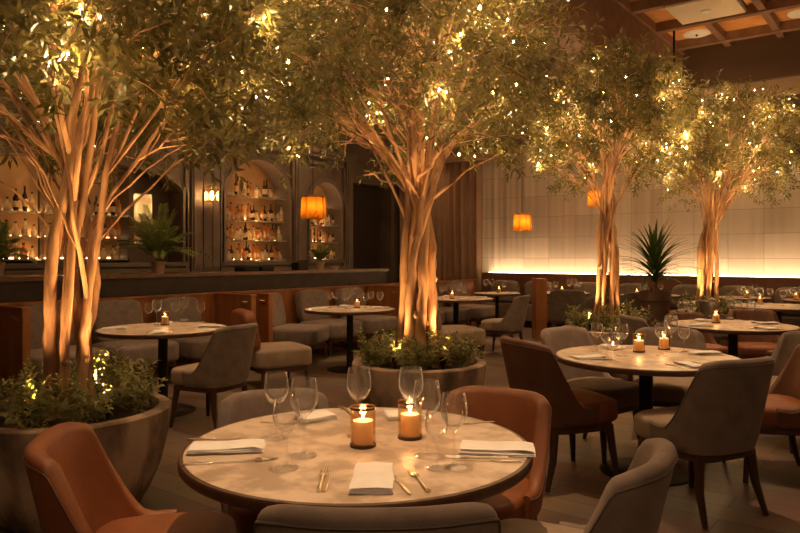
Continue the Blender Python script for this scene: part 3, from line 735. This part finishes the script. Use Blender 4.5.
# tableware
def goblet(bowl_r=.042, bowl_h=.105, stem=.105, foot=.038):
    H = stem+bowl_h
    P = [(foot, 0), (foot, .0025), (foot*.5, .006), (.006, .014), (.0038, .03), (.0036, stem*.9), (.008, stem), (bowl_r*.6, stem+bowl_h*.12), (bowl_r*.93, stem+bowl_h*.33), (bowl_r, stem+bowl_h*.5),
         (bowl_r*.95, stem+bowl_h*.75), (bowl_r*.83, H), (bowl_r*.83-.0016, H+.0006), (bowl_r*.93, stem+bowl_h*.75), (bowl_r*.97, stem+bowl_h*.5), (bowl_r*.9, stem+bowl_h*.34), (bowl_r*.5, stem+bowl_h*.13), (0, stem+.006)]
    return MB().lathe(P, 32).mesh('wine_glass', M['crystal'])
GL = {'wine': goblet(), 'tall': goblet(.045, .12, .125, .042), 'small': goblet(.038, .10, .09, .036)}
for g in GL.values():
    for p in g.polygons: p.use_smooth = True
HOLD = MB().lathe([(.0, .0), (.043, .0), (.0445, .004), (.0445, .132), (.042, .134), (.041, .132), (.041, .010), (0, .009)], 32).mesh('glass_tumbler', M['amber'])
HRIM = MB().lathe([(.0446, .129), (.0453, .1295), (.0453, .134), (.0446, .1355)], 32, cap=False).mesh('tumbler_rim', M['amberdark']); HBAS = MB().lathe([(.0446, 0), (.0456, .001), (.0456, .008), (.0446, .010)], 32, cap=False).mesh('tumbler_base', M['amberdark'])
WAX = MB().lathe([(0, .011), (.034, .011), (.035, .014), (.034, .088), (.028, .090), (.01, .084), (0, .084)], 24).mesh('wax', M['wax'])
FLM = MB().lathe([(0, .092), (.0045, .098), (.005, .104), (.0025, .114), (0, .122)], 10).mesh('flame', M['flame'])
def candle(p, label, sc=1.0, e=.9, group='candle holders on the tables'):
    t = thing('candle_holder', label, 'candle', p, 0, group); t.scale = (sc, sc, sc)
    gl = inst('glass_tumbler', HOLD, t); inst('tumbler_rim', HRIM, gl); inst('tumbler_base', HBAS, gl); wx_ = inst('wax', WAX, t); inst('flame', FLM, wx_)
    lamp('candle_light', 'POINT', (0, 0, .112), e, (1, .60, .28), .012, parent=t)
def glass_at(p, kind, label, group, sc=1.0):
    o = inst('wine_glass', GL[kind], loc=p, rz=random.uniform(0, 6)); o.scale = (sc, sc, sc); tag(o, label, 'glass', group); return o
def knife_mesh():
    b = MB(); poly = [(-.006, -.10), (-.0075, -.06), (-.0055, -.01), (-.005, .0), (-.009, .012), (-.0095, .07), (-.006, .098), (0, .108), (.0045, .10), (.005, .0), (.0055, -.01), (.0075, -.06), (.006, -.10), (0, -.105)]
    b.prism(poly[::-1], 0, .0028); b.pad(.014, .10, 0, .006, .0025, 4, 0, 16, M=Matrix.Translation((0, -.052, 0))); return b.mesh('knife', M['steel'])
def fork_mesh():
    b = MB()
    b.tube([(0, -.10, .004), (0, -.06, .005), (0, -.01, .004), (0, .03, .006), (0, .045, .006)], [.007, .0065, .0035, .003, .005], 8)
    b.pad(.027, .024, .001, .0042, .001, 3, 0, 20, M=Matrix.Translation((0, .048, .003)))
    for k in range(4):
        x = -.0108+.0072*k; b.tube([(x, .050, .0055), (x, .085, .0035), (x*.95, .110, .005)], [.0019, .0016, .001], 6)
    return b.mesh('fork', M['steel'])
KN, FK = knife_mesh(), fork_mesh()
def napkin_mesh(seed, L=.25, Wd=.115, point=False):
    rs = random.Random(seed); b = MB()
    for lay in range(4):
        nx, ny = 10, 18; vs = []; fs = []; dx = rs.uniform(-.004, .004); th = .0035; z0 = .001+lay*.0046; w_ = Wd*(1-.02*lay); l_ = L*(1-.015*lay)
        for s_ in (0, 1):
            for i in range(nx+1):
                for j in range(ny+1):
                    u = -1+2*i/nx; v = -1+2*j/ny; yy = v*l_/2
                    if point and v > .6: yy += (.018 if lay == 3 else .0)*(1-abs(u))*(v-.6)/.4
                    wv = .0016*math.sin(3*u+2*v+lay)+.0012*math.sin(5*v+lay*2)
                    if lay == 3: wv += .004*math.exp(-((v-.75)/.2)**2)*(1 if point else .6)
                    edge = max(abs(u), abs(v)); rd = .0017*max(0, (edge-.9)/.1)
                    vs.append((u*w_/2*(1-.03*v)+dx+.002*math.sin(4*v+lay), yy, z0+max(0, wv)+(th-rd if s_ else rd)))
        n = (nx+1)*(ny+1)
        idx = lambda i, j, s_: s_*n+i*(ny+1)+j
        for i in range(nx):
            for j in range(ny):
                fs.append((idx(i, j, 1), idx(i+1, j, 1), idx(i+1, j+1, 1), idx(i, j+1, 1))); fs.append((idx(i, j, 0), idx(i, j+1, 0), idx(i+1, j+1, 0), idx(i+1, j, 0)))
        for i in range(nx):
            fs.append((idx(i, 0, 0), idx(i+1, 0, 0), idx(i+1, 0, 1), idx(i, 0, 1))); fs.append((idx(i, ny, 0), idx(i, ny, 1), idx(i+1, ny, 1), idx(i+1, ny, 0)))
        for j in range(ny):
            fs.append((idx(0, j, 0), idx(0, j, 1), idx(0, j+1, 1), idx(0, j+1, 0))); fs.append((idx(nx, j, 0), idx(nx, j+1, 0), idx(nx, j+1, 1), idx(nx, j, 1)))
        b.add(vs, fs)
    return b.mesh('napkin', M['napkin'])
NAP = [napkin_mesh(1), napkin_mesh(2, .25, .12), napkin_mesh(3, .24, .12, True), napkin_mesh(4, .15, .12)]
TH_ = .7502
def flat(name, me, px, y, ang, label, cat, group, sc=1.0, z=TH_):
    o = inst(name, me, loc=WY(px, y, z), rz=facing(math.sin(math.radians(ang)), math.cos(math.radians(ang)))); o.scale = (sc, sc, sc)
    return tag(o, label, cat, group)

# ------------------------------------------------------------------ front table
table(358, 2.40, .985, 'large round stone-topped table in the foreground with wine glasses and candles')
for (px, y, k, sc_, lab) in ((276.5, 438.6, 'tall', .96, 'leftmost wine glass at the back of the left cluster on the front table'), (304, 455.7, 'tall', 1.02, 'tallest wine glass of the left cluster on the front table'),
                        (286.5, 468, 'wine', 1.0, 'wine glass nearest the viewer in the left cluster on the front table'), (359, 436, 'tall', 1.0, 'wine glass standing right behind the wider candle on the front table'),
                        (411, 436, 'tall', 1.0, 'wine glass standing behind the narrower candle on the front table'), (427, 456, 'tall', 1.0, 'wine glass just right of the narrower candle on the front table'),
                        (436.5, 468, 'small', .96, 'small wine glass in the middle of the right cluster on the front table'), (454, 467, 'tall', .93, 'rightmost wine glass on the front table')):
    glass_at(WY(px, y, TH_), k, lab, 'wine glasses on the front table', sc_)
candle(WY(363, 446, TH_), 'wider smoky glass candle holder at the middle of the front table', 1.0, 1.0)
c2 = candle(WY(410, 438, TH_), 'narrower smoky glass candle holder beside the right-hand glasses on the front table', .98, .85)
NG = 'napkins on the front table'
flat('napkin', NAP[0], 227, 450, 83, 'white folded napkin at the left side of the front table', 'napkin', NG)
flat('napkin', NAP[2], 373, 481, 0, 'white folded napkin with a pointed end at the near edge of the front table', 'napkin', NG)
flat('napkin', NAP[1], 497, 451, 99, 'white folded napkin at the right side of the front table', 'napkin', NG)
flat('napkin', NAP[3], 316, 419, 60, 'white crumpled napkin at the far left edge of the front table', 'napkin', NG)
flat('napkin', NAP[3], 404, 417, 80, 'white napkin behind the narrower candle on the front table', 'napkin', NG)
CG = 'cutlery on the front table'
flat('knife', KN, 217, 440, 88, 'knife behind the left napkin on the front table', 'cutlery', CG)
flat('knife', KN, 216, 463.5, 78, 'upper knife of the pair before the left napkin on the front table', 'cutlery', CG)
flat('fork', FK, 243, 461.5, 80, 'fork before the left napkin on the front table', 'cutlery', CG)
flat('fork', FK, 322, 481, -1, 'fork left of the near napkin on the front table', 'cutlery', CG)
flat('knife', KN, 327, 482, 0, 'knife lying against the left fork near the pointed napkin', 'cutlery', CG, .85)
flat('knife', KN, 401, 485, -16, 'knife right of the near napkin on the front table', 'cutlery', CG, .85)
flat('fork', FK, 419, 481, -14, 'fork furthest right of the near napkin on the front table', 'cutlery', CG)
flat('knife', KN, 489, 461, -82, 'knife before the right napkin on the front table', 'cutlery', CG)
flat('fork', FK, 478, 458.5, -84, 'fork just before the right napkin on the front table', 'cutlery', CG, .95)
flat('knife', KN, 470, 424, 70, 'knife at the far right edge of the front table', 'cutlery', CG)
flat('knife', KN, 285, 424, -75, 'knife beside the crumpled napkin on the front table', 'cutlery', CG)
flat('fork', FK, 347, 412, -20, 'fork at the far edge of the front table behind the wider candle', 'cutlery', CG)
# front chairs
chair(378, 1.77, (-.03, 1), 'grey', 'grey fabric chair seen from behind at the bottom edge, tucked under the front table', sc=1.05)
chair(561, 2.16, (-.86, .50), 'grey', 'grey fabric chair with a taupe seat at the right of the front table', sc=1.0)
chair(142, 2.27, (.98, .20), 'rust', 'rust leather chair at the left of the front table, before the big planter', sc=1.0)
chair(478, 2.92, (-.5, -.86), 'rust', 'rust leather chair at the far right side of the front table', sc=.96)
chair(283, 2.92, (.35, -.94), 'greyrust', 'grey chair with a rust seat at the far left side of the front table', sc=.95)

# ------------------------------------------------------------------ other tables
def dress(px, z, sc, desc, glasses, candles, seed, naps=4, cut=True, e=.7, short=None):
    """tableware of one table; glasses and candles as (px, y) of their foot"""
    rnd = random.Random(seed)
    gs = sorted(glasses); n = len(gs)
    for i, (gx, gy) in enumerate(gs):
        glass_at(WY(gx, gy, TH_), rnd.choice(['wine', 'wine', 'small', 'tall']), f'wine glass on {desc}, {ordl(i, n)}', 'wine glasses on '+desc, rnd.uniform(.92, 1.02))
    for i, (gx, gy) in enumerate(candles):
        candle(WY(gx, gy, TH_), ('' if len(candles) == 1 else ['left ', 'right ', 'middle '][i])+'candle in smoky glass on '+desc, .9, e)
    c = W(px, z, TH_); side = ['near', 'right', 'far', 'left']
    for k in range(naps):
        a = -PI/2+k*PI/2+.25; r = .42*sc
        d = Vector((CT*math.cos(a)-ST*math.sin(a), ST*math.cos(a)+CT*math.sin(a), 0))
        rot = math.atan2(d.x, -d.y); p = c+d*r
        o = inst('napkin', NAP[k % 2], loc=p, rz=rot); o.scale = (.85, .85, .85); tag(o, f'white napkin on the {side[k]} side of {desc}', 'napkin', 'napkins on '+desc)
        if cut:
            for nm, me, s_ in (('fork', FK, -1), ('knife', KN, 1)):
                q = p+Vector((d.y, -d.x, 0))*s_*.095
                o = inst(nm, me, loc=q, rz=rot+PI); tag(o, f'{nm} beside the {side[k]} napkin on {desc}', 'cutlery', 'cutlery on '+desc)
DB = 'the table circled by grey and brown chairs'
table(646, 4.5, .96, 'round stone-topped table at right, circled by grey and brown chairs')
dress(648, 4.5, 1, DB, [(597, 352), (607, 358), (614, 362), (622, 356), (662, 356), (671, 352), (684, 353)], [(639, 352), (664, 349.5)], 2, e=1.0)
tl = thing('tealight_holder', 'small bright tealight glass among the glasses on the table with brown chairs', 'candle', WY(613, 350, TH_))
MB().lathe([(0, 0), (.03, 0), (.036, .03), (.032, .06), (.030, .058), (.033, .03), (0, .004)], 20).build('glass_cup', M['glass'], tl)
MB().lathe([(0, .005), (.022, .005), (.022, .03), (0, .03)], 16).build('wax', M['wax'], tl)
MB().lathe([(0, .032), (.006, .04), (.004, .05), (0, .06)], 8).build('flame', M['flame'], tl)
CB = 'dining chairs at the right-hand table'
chair(700, 3.86, (-.42, .90), 'grey', 'large grey chair seen from behind at the near side of the right-hand table', CB, 1.05)
chair(559, 4.42, (.93, .36), 'brown', 'brown leather chair with orange seat left of the right-hand table', CB, 1.07)
chair(592, 5.0, (.62, -.78), 'grey', 'pale grey chair behind the left of the right-hand table, next to the planter', CB, 1.04)
chair(672, 5.25, (-.25, -.97), 'grey', 'grey chair at the far side of the right-hand table', CB, 1.0)
chair(776, 4.45, (-.97, .15), 'brown', 'brown leather chair cut by the right frame edge, behind the big grey chair', CB, 1.0)
chair(790, 5.2, (-.85, -.35), 'grey', 'grey chair behind the brown chair at the right frame edge', CB, .98)

DC = 'the left table before the booth'
table(163, 6.25, .94, 'round table before the booth seats at left')
dress(163, 6.25, .97, DC, [(149, 324), (157, 325), (175, 322), (184, 320), (201, 322)], [(165, 325)], 4, e=.9)
chair(214, 5.75, (-.86, .42), 'grey', 'grey chair with dark legs at the near right of the left booth table', 'dining chairs at the booth tables', 1.02)
DD = 'the middle booth table left of the central tree'
table(350, 8.55, .93, 'round table before the booth, just left of the central tree')
dress(350, 8.55, .93, DD, [(330, 308), (336, 306), (346, 309), (352, 305), (366, 308), (371, 307), (380, 309)], [(357, 308)], 6, e=.8)
chair(408, 7.6, (-.75, .6), 'grey', 'grey chair partly hidden behind the trunk of the central tree', 'dining chairs at the booth tables', 1.0)
DE = 'the table before the furthest tree'
table(733, 6.55, .93, 'round table before the furthest tree at right')
dress(733, 6.55, .93, DE, [(682, 322), (691, 325), (730, 318), (738, 320), (751, 321), (712, 316)], [(716, 323)], 8, e=.8)
CE = 'dining chairs at the tables on the right'
chair(655, 6.9, (.95, .1), 'grey', 'grey chair seen over the right-hand table, left of the table before the furthest tree', CE, .98)
chair(698, 7.5, (.2, -.98), 'brown', 'left of two brown chairs behind the table before the furthest tree', CE, .93)
chair(758, 7.4, (-.2, -.98), 'brown', 'right of two brown chairs behind the table before the furthest tree', CE, .98)
chair(803, 6.7, (-1, 0), 'brown', 'brown chair at the right frame edge beside the table before the furthest tree', CE, .98)
DF = 'the far right table'
table(778, 9.0, .95, 'round table at far right behind the table before the furthest tree')
dress(778, 9.0, .95, DF, [(742, 304), (746, 302), (751, 305), (770, 303), (783, 306), (790, 304), (760, 307)], [(760, 304)], 9, cut=False, e=.8)
chair(725, 9.3, (.95, -.1), 'grey', 'grey chair at the left of the far right table', CE, .98)
DG = 'the table just right of the central trunk'
table(456, 10.7, .95, 'round table just right of the central tree trunk')
dress(456, 10.7, .95, DG, [(442, 299), (446, 297), (464, 299), (470, 297), (459, 300)], [(452, 299)], 10, cut=False, e=.7)
CH_ = 'dining chairs in the middle distance'
chair(505, 9.85, (-.85, .45), 'grey', 'grey chair seen from behind in the middle, right of the central trunk', CH_, 1.03)
DH = 'the small table behind the middle grey chair'
table(497, 12.2, .68, 'small round table behind the middle grey chair')
dress(497, 12.2, .68, DH, [(486, 293), (492, 292), (504, 293)], [(499, 293)], 11, cut=False, naps=2, e=.7)
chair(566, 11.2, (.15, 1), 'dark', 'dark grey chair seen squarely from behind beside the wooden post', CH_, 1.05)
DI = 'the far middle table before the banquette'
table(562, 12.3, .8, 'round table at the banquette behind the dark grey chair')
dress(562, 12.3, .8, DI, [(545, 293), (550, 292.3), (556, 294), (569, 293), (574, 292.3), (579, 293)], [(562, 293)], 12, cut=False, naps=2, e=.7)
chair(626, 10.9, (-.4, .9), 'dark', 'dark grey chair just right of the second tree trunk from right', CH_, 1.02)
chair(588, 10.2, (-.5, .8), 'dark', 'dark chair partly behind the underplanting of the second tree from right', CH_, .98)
DJ = 'the far table at the right frame edge'
table(822, 10.2, .85, 'round table near the banquette at the right frame edge')
dress(822, 10.2, .85, DJ, [(792, 300), (797, 301), (802, 299), (806, 301)], [(796, 300)], 13, cut=False, naps=2, e=.7)
DK = 'the far table behind the palm'
table(650, 11.6, .8, 'round table at the banquette behind the potted palm')
dress(650, 11.6, .8, DK, [(640, 295), (645, 294), (661, 295)], [(637, 296)], 14, cut=False, naps=1, e=.6)
DL = 'the table hidden behind the furthest trunk'
table(742, 10.9, .7, 'round table at the banquette behind the furthest tree trunk')
dress(742, 10.9, .7, DL, [(738, 297), (742, 298), (751, 296), (755, 298)], [(747, 298)], 15, cut=False, naps=1, e=.6)
post = MB().box((-.09, -.05, 0), (.09, .35, 1.02)).build('wooden_post', M['boothwood'], loc=W(541, 11.6)); post.rotation_euler = (0, 0, TH)
tag(post, 'upright reddish wooden divider left of the dark grey chair in the distance', 'divider')

# ------------------------------------------------------------------ booths along the bar
RX = -PI/2   # faces +X
bp = thing('booth_backboard', 'long reddish wooden backboard of the booths below the bar', 'booth', (-7.4, 0, 0))
MB().box((-.06, 1.0, 0), (.0, 12.2, .90)).build('panel', M['boothwood'], bp, smooth=False)
MB().box((-.08, 1.0, .90), (.02, 12.2, .925)).build('top_rail', M['boothwood'], bp, smooth=False)
for (y, lab) in ((3.0, 'wooden booth partition with small brass plate at far left'), (5.72, 'wooden booth partition nearer the left booth table, with brass hook'), (6.0, 'wooden booth partition left of the middle booth, with brass hook'),
                 (8.75, 'wooden booth partition hidden by the central trunk, nearer one'), (9.0, 'wooden booth partition hidden by the central trunk, further one')):
    t = thing('booth_partition', lab, 'partition', (-7.38, y, 0), 0, 'wooden booth partitions')
    MB().box((0, -.035, 0), (.70, .035, .90)).build('panel', M['boothwood'], t, smooth=False)
    MB().box((0, -.045, .90), (.71, .045, .92)).build('cap', M['boothwood'], t, smooth=False)
    MB().box((.55, -.05, .80), (.66, -.035, .84)).tube([(.57, -.045, .83), (.60, -.09, .835), (.64, -.05, .83)], .007, 6).build('hook_plate', M['brass'], t)
LG = 'low lounge seats along the booth backboard'
lounge((-6.95, 2.35, 0), RX, 'grey', 'grey lounge seat cut by the left frame edge', LG)
lounge((-6.95, 3.42, 0), RX, 'grey', 'grey lounge seat half hidden behind the nearest tree trunk', LG)
lounge((-6.95, 4.25, 0), RX, 'grey', 'grey lounge seat directly left behind the left booth table', LG)
lounge((-6.88, 5.05, 0), RX+.12, 'grey', 'grey lounge seat behind the glasses of the left booth table', LG)
lounge((-6.78, 6.52, 0), RX+.45, 'grey', 'grey lounge seat turned towards the middle booth table, beside the partition', LG)
lounge((-6.95, 7.35, 0), RX, 'grey', 'grey lounge seat directly behind the middle booth table', LG)
lounge((-6.95, 8.2, 0), RX, 'grey', 'grey lounge seat behind the right of the middle booth table', LG)
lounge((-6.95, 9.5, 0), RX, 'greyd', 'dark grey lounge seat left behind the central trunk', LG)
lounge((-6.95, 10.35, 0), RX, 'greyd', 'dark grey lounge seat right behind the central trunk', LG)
lounge((-6.95, 11.3, 0), RX, 'grey', 'grey lounge seat before the brown curtain', LG)
p = W(272, 7.55); lounge((p.x, p.y, 0), facing(.86, .50), 'taupe', 'taupe lounge seat with rust back between the left and middle booth tables', 'freestanding lounge seats', sc=.92, bkind='rust')
p = W(449, 9.1); lounge((p.x, p.y, 0), facing(.93, .36), 'taupe', 'taupe lounge seat just right of the central trunk', 'freestanding lounge seats')
CUS = MB().pad(.62, .44, -.07, .07, .05, 4, .03, M=Matrix.Rotation(math.radians(80), 4, 'X')).mesh('back_cushion', M['grey'])
for i, x in enumerate((-6.9, -6.15, -5.1, -4.3, -3.3, -2.55, -1.7, -.95, -.1)):
    o = inst('back_cushion', CUS, loc=(x, 12.54, .69), rz=PI); tag(o, f'grey rounded back cushion on the dark banquette, {ordl(i, 9)}', 'cushion', 'back cushions on the banquette')

# ------------------------------------------------------------------ plants
def fronds(parent, n, L, matl, seed, h, blade, arch=.5, name='frond', nleaf=16, tilt=(.2, 1.2), lw=.012):
    rs = np.random.RandomState(seed); pos = []; dr = []; nm = []; ln = []; wd = []; stm = MB()
    for k in range(n):
        a = k*2.4+rs.uniform(-.3, .3); ti = rs.uniform(*tilt); l = L*rs.uniform(.75, 1.1)
        o = np.array([math.cos(a), math.sin(a), 0]); up = np.array([0, 0, 1.])
        tip = o*l*math.sin(ti)+up*l*(math.cos(ti)-arch*.35*math.sin(ti)); mid = o*l*.42*math.sin(ti)+up*l*.62*math.cos(ti*.6)
        q = bez(np.array([0, 0, 0.]), mid, tip, 9); q = [x+np.array([0, 0, h]) for x in q]; stm.tube(q, [.004]*4+[.003]*3+[.002]*2, 4, cap=False)
        for j in range(nleaf):
            t = .18+.8*j/nleaf; i = t*8; i0 = int(i); p_ = q[i0]*(1-(i-i0))+q[min(i0+1, 8)]*(i-i0); ax = q[min(i0+1, 8)]-q[i0]; ax /= np.linalg.norm(ax)+1e-9
            sd = np.cross(ax, up); sd /= np.linalg.norm(sd)+1e-9; nrm = np.cross(sd, ax)
            for sg in (-1, 1):
                pos.append(p_); dr.append(ax*.75+sd*sg+np.array([0, 0, -.1])); nm.append(nrm+rs.randn(3)*.1); ln.append(blade*(1.1-abs(t-.45))*rs.uniform(.85, 1.1)); wd.append(lw)
    stm.build('stalks', matl, parent)
    leafmesh(name+'s', np.array(pos), np.array(dr), np.array(nm), np.array(ln), np.array(wd), matl, parent, rs, bend=.15)
def pot(parent, r, h, m, taper=.75):
    MB().lathe([(0, 0), (r*taper, 0), (r*.97, h*.85), (r*1.05, h*.86), (r*1.05, h), (r*.92, h), (r*.9, h*.88), (0, h*.88)], 28).build('pot', m, parent)
    MB().lathe([(r*.89, h*.885), (0, h*.9)], 20).build('soil', M['soil'], parent)
f1 = thing('potted_fern', 'bushy fern in a pale pot on the bar, left of the wall lantern', 'plant', W(158, 9.05, 1.17))
pot(f1, .09, .16, M['terra']); fronds(f1, 36, .78, M['fern'], 3, .14, .13, .8, tilt=(.05, 1.25))
f2 = thing('potted_fern', 'bushy fern on the bar cut by the left frame edge', 'plant', W(-4, 7.9, 1.17))
pot(f2, .09, .16, M['terra']); fronds(f2, 20, .5, M['fern'], 4, .14, .11, .8, tilt=(.1, 1.3))
f3 = thing('potted_plant', 'small leafy plant in a little pot on the bar below the orange pendant', 'plant', W(320, 11.6, 1.17))
pot(f3, .08, .14, M['terra']); fronds(f3, 12, .34, M['fern'], 5, .12, .09, .5, tilt=(.05, .9))
# dracaena: long strap leaves
pl = thing('potted_palm', 'dark spiky palm in a tall dark pot before the lit fabric wall', 'plant', W(655, 9.5))
pot(pl, .20, .92, M['darkpot'], .62)
rs = np.random.RandomState(8); pos = []; dr = []; nm = []; ln = []; wd = []
V0 = MB()
for k in range(95):
    a = k*2.4; ti = .15+1.35*(k/95)+rs.uniform(-.1, .1); l = .68*rs.uniform(.8, 1.1); h = 1.02+.32*(1-k/95); o = np.array([math.cos(a), math.sin(a), 0]); wv = np.cross(o, [0, 0, 1.])
    q = bez(np.array([0, 0, h]), np.array([0, 0, h])+o*l*.45*math.sin(ti)+np.array([0, 0, l*.55*math.cos(ti*.7)]), np.array([0, 0, h])+o*l*math.sin(min(ti*1.2, 1.5))+np.array([0, 0, l*(math.cos(ti)-.18)]), 7)
    vs = []; ws = [.012, .019, .022, .020, .016, .010, .001]
    for p_, w_ in zip(q, ws): vs += [p_+wv*w_, p_+np.array([0, 0, -.004]), p_-wv*w_]
    fs = []
    for i in range(6): fs += [(3*i, 3*i+1, 3*i+4, 3*i+3), (3*i+1, 3*i+2, 3*i+5, 3*i+4)]
    V0.add(vs, fs)
V0.build('leaves', M['palm'], pl)
MB().tube([(0, 0, .78), (.01, 0, 1.0), (0, 0, 1.36)], [.03, .025, .012], 8).build('cane', M['bark'], pl)

# things on the bar
for (px, z, w_, h_, nm, lab, c) in ((247, 10.6, .30, .06, 'serving_tray', 'low dark tray on the bar, left of two below the tall arch', 'tray'), (263, 10.9, .26, .06, 'serving_tray', 'low dark tray on the bar, right of two below the tall arch', 'tray')):
    p_ = W(px, z, 1.17); b = MB(); b.box((-.11, -w_/2, 0), (.11, w_/2, .012)); b.box((-.11, -w_/2, 0), (-.095, w_/2, h_)); b.box((.095, -w_/2, 0), (.11, w_/2, h_)); b.box((-.11, -w_/2, 0), (.11, -w_/2+.015, h_)); b.box((-.11, w_/2-.015, 0), (.11, w_/2, h_))
    tag(b.build(nm, M['black'], loc=p_, smooth=False), lab, c)
t = thing('payment_terminal', 'small dark box with a slanted screen on the bar left of the pendant', 'device', W(300, 11.35, 1.17), RX)
MB().prism([(-.11, 0), (.11, 0), (.11, .12), (-.11, .17)], -.08, .08, M=Matrix.Rotation(PI/2, 4, 'X')).build('body', M['black'], t, smooth=False)
MB().box((-.09, -.09, .04), (.09, -.082, .12)).build('screen', M['amberdark'], t, smooth=False)
tag(MB().lathe([(0, 0), (.04, 0), (.09, .05), (.086, .05), (.038, .006), (0, .006)], 20).build('bowl', M['white'], loc=W(335, 11.75, 1.17)), 'small pale bowl on the bar right of the little plant', 'bowl')

# ------------------------------------------------------------------ ceiling spotlights over the tables
for (px, z, h, e, wh, ang) in ((357, 2.4, 4.82, 500, 'the front table', 34), (648, 4.5, 4.82, 360, 'the right-hand table', 40), (163, 6.25, 4.18, 230, 'the left booth table', 50),
                           (350, 8.55, 4.18, 230, 'the middle booth table', 50), (733, 6.55, 4.82, 260, 'the table before the furthest tree', 45), (456, 10.7, 4.18, 220, 'the table right of the central trunk', 50),
                           (778, 9.0, 4.82, 220, 'the far right table', 50), (545, 12.2, 4.18, 180, 'the far middle tables', 60)):
    p_ = W(px, z)
    if h > 4.5: h = 4.84
    else: h = 4.2
    downlight(p_.x, p_.y, h, e, wh, ang)
downlight(-8.9, 11.9, 4.2, 60, 'the brown curtain', 70, (-8.8, 12.8, 1.8))
downlight(-8.9, 7.4, 4.2, 70, 'the bar shelving', 90, (-9.9, 7.4, 2.6))
downlight(-8.9, 9.8, 4.2, 50, 'the narrow arch', 90, (-9.9, 9.8, 2.6))
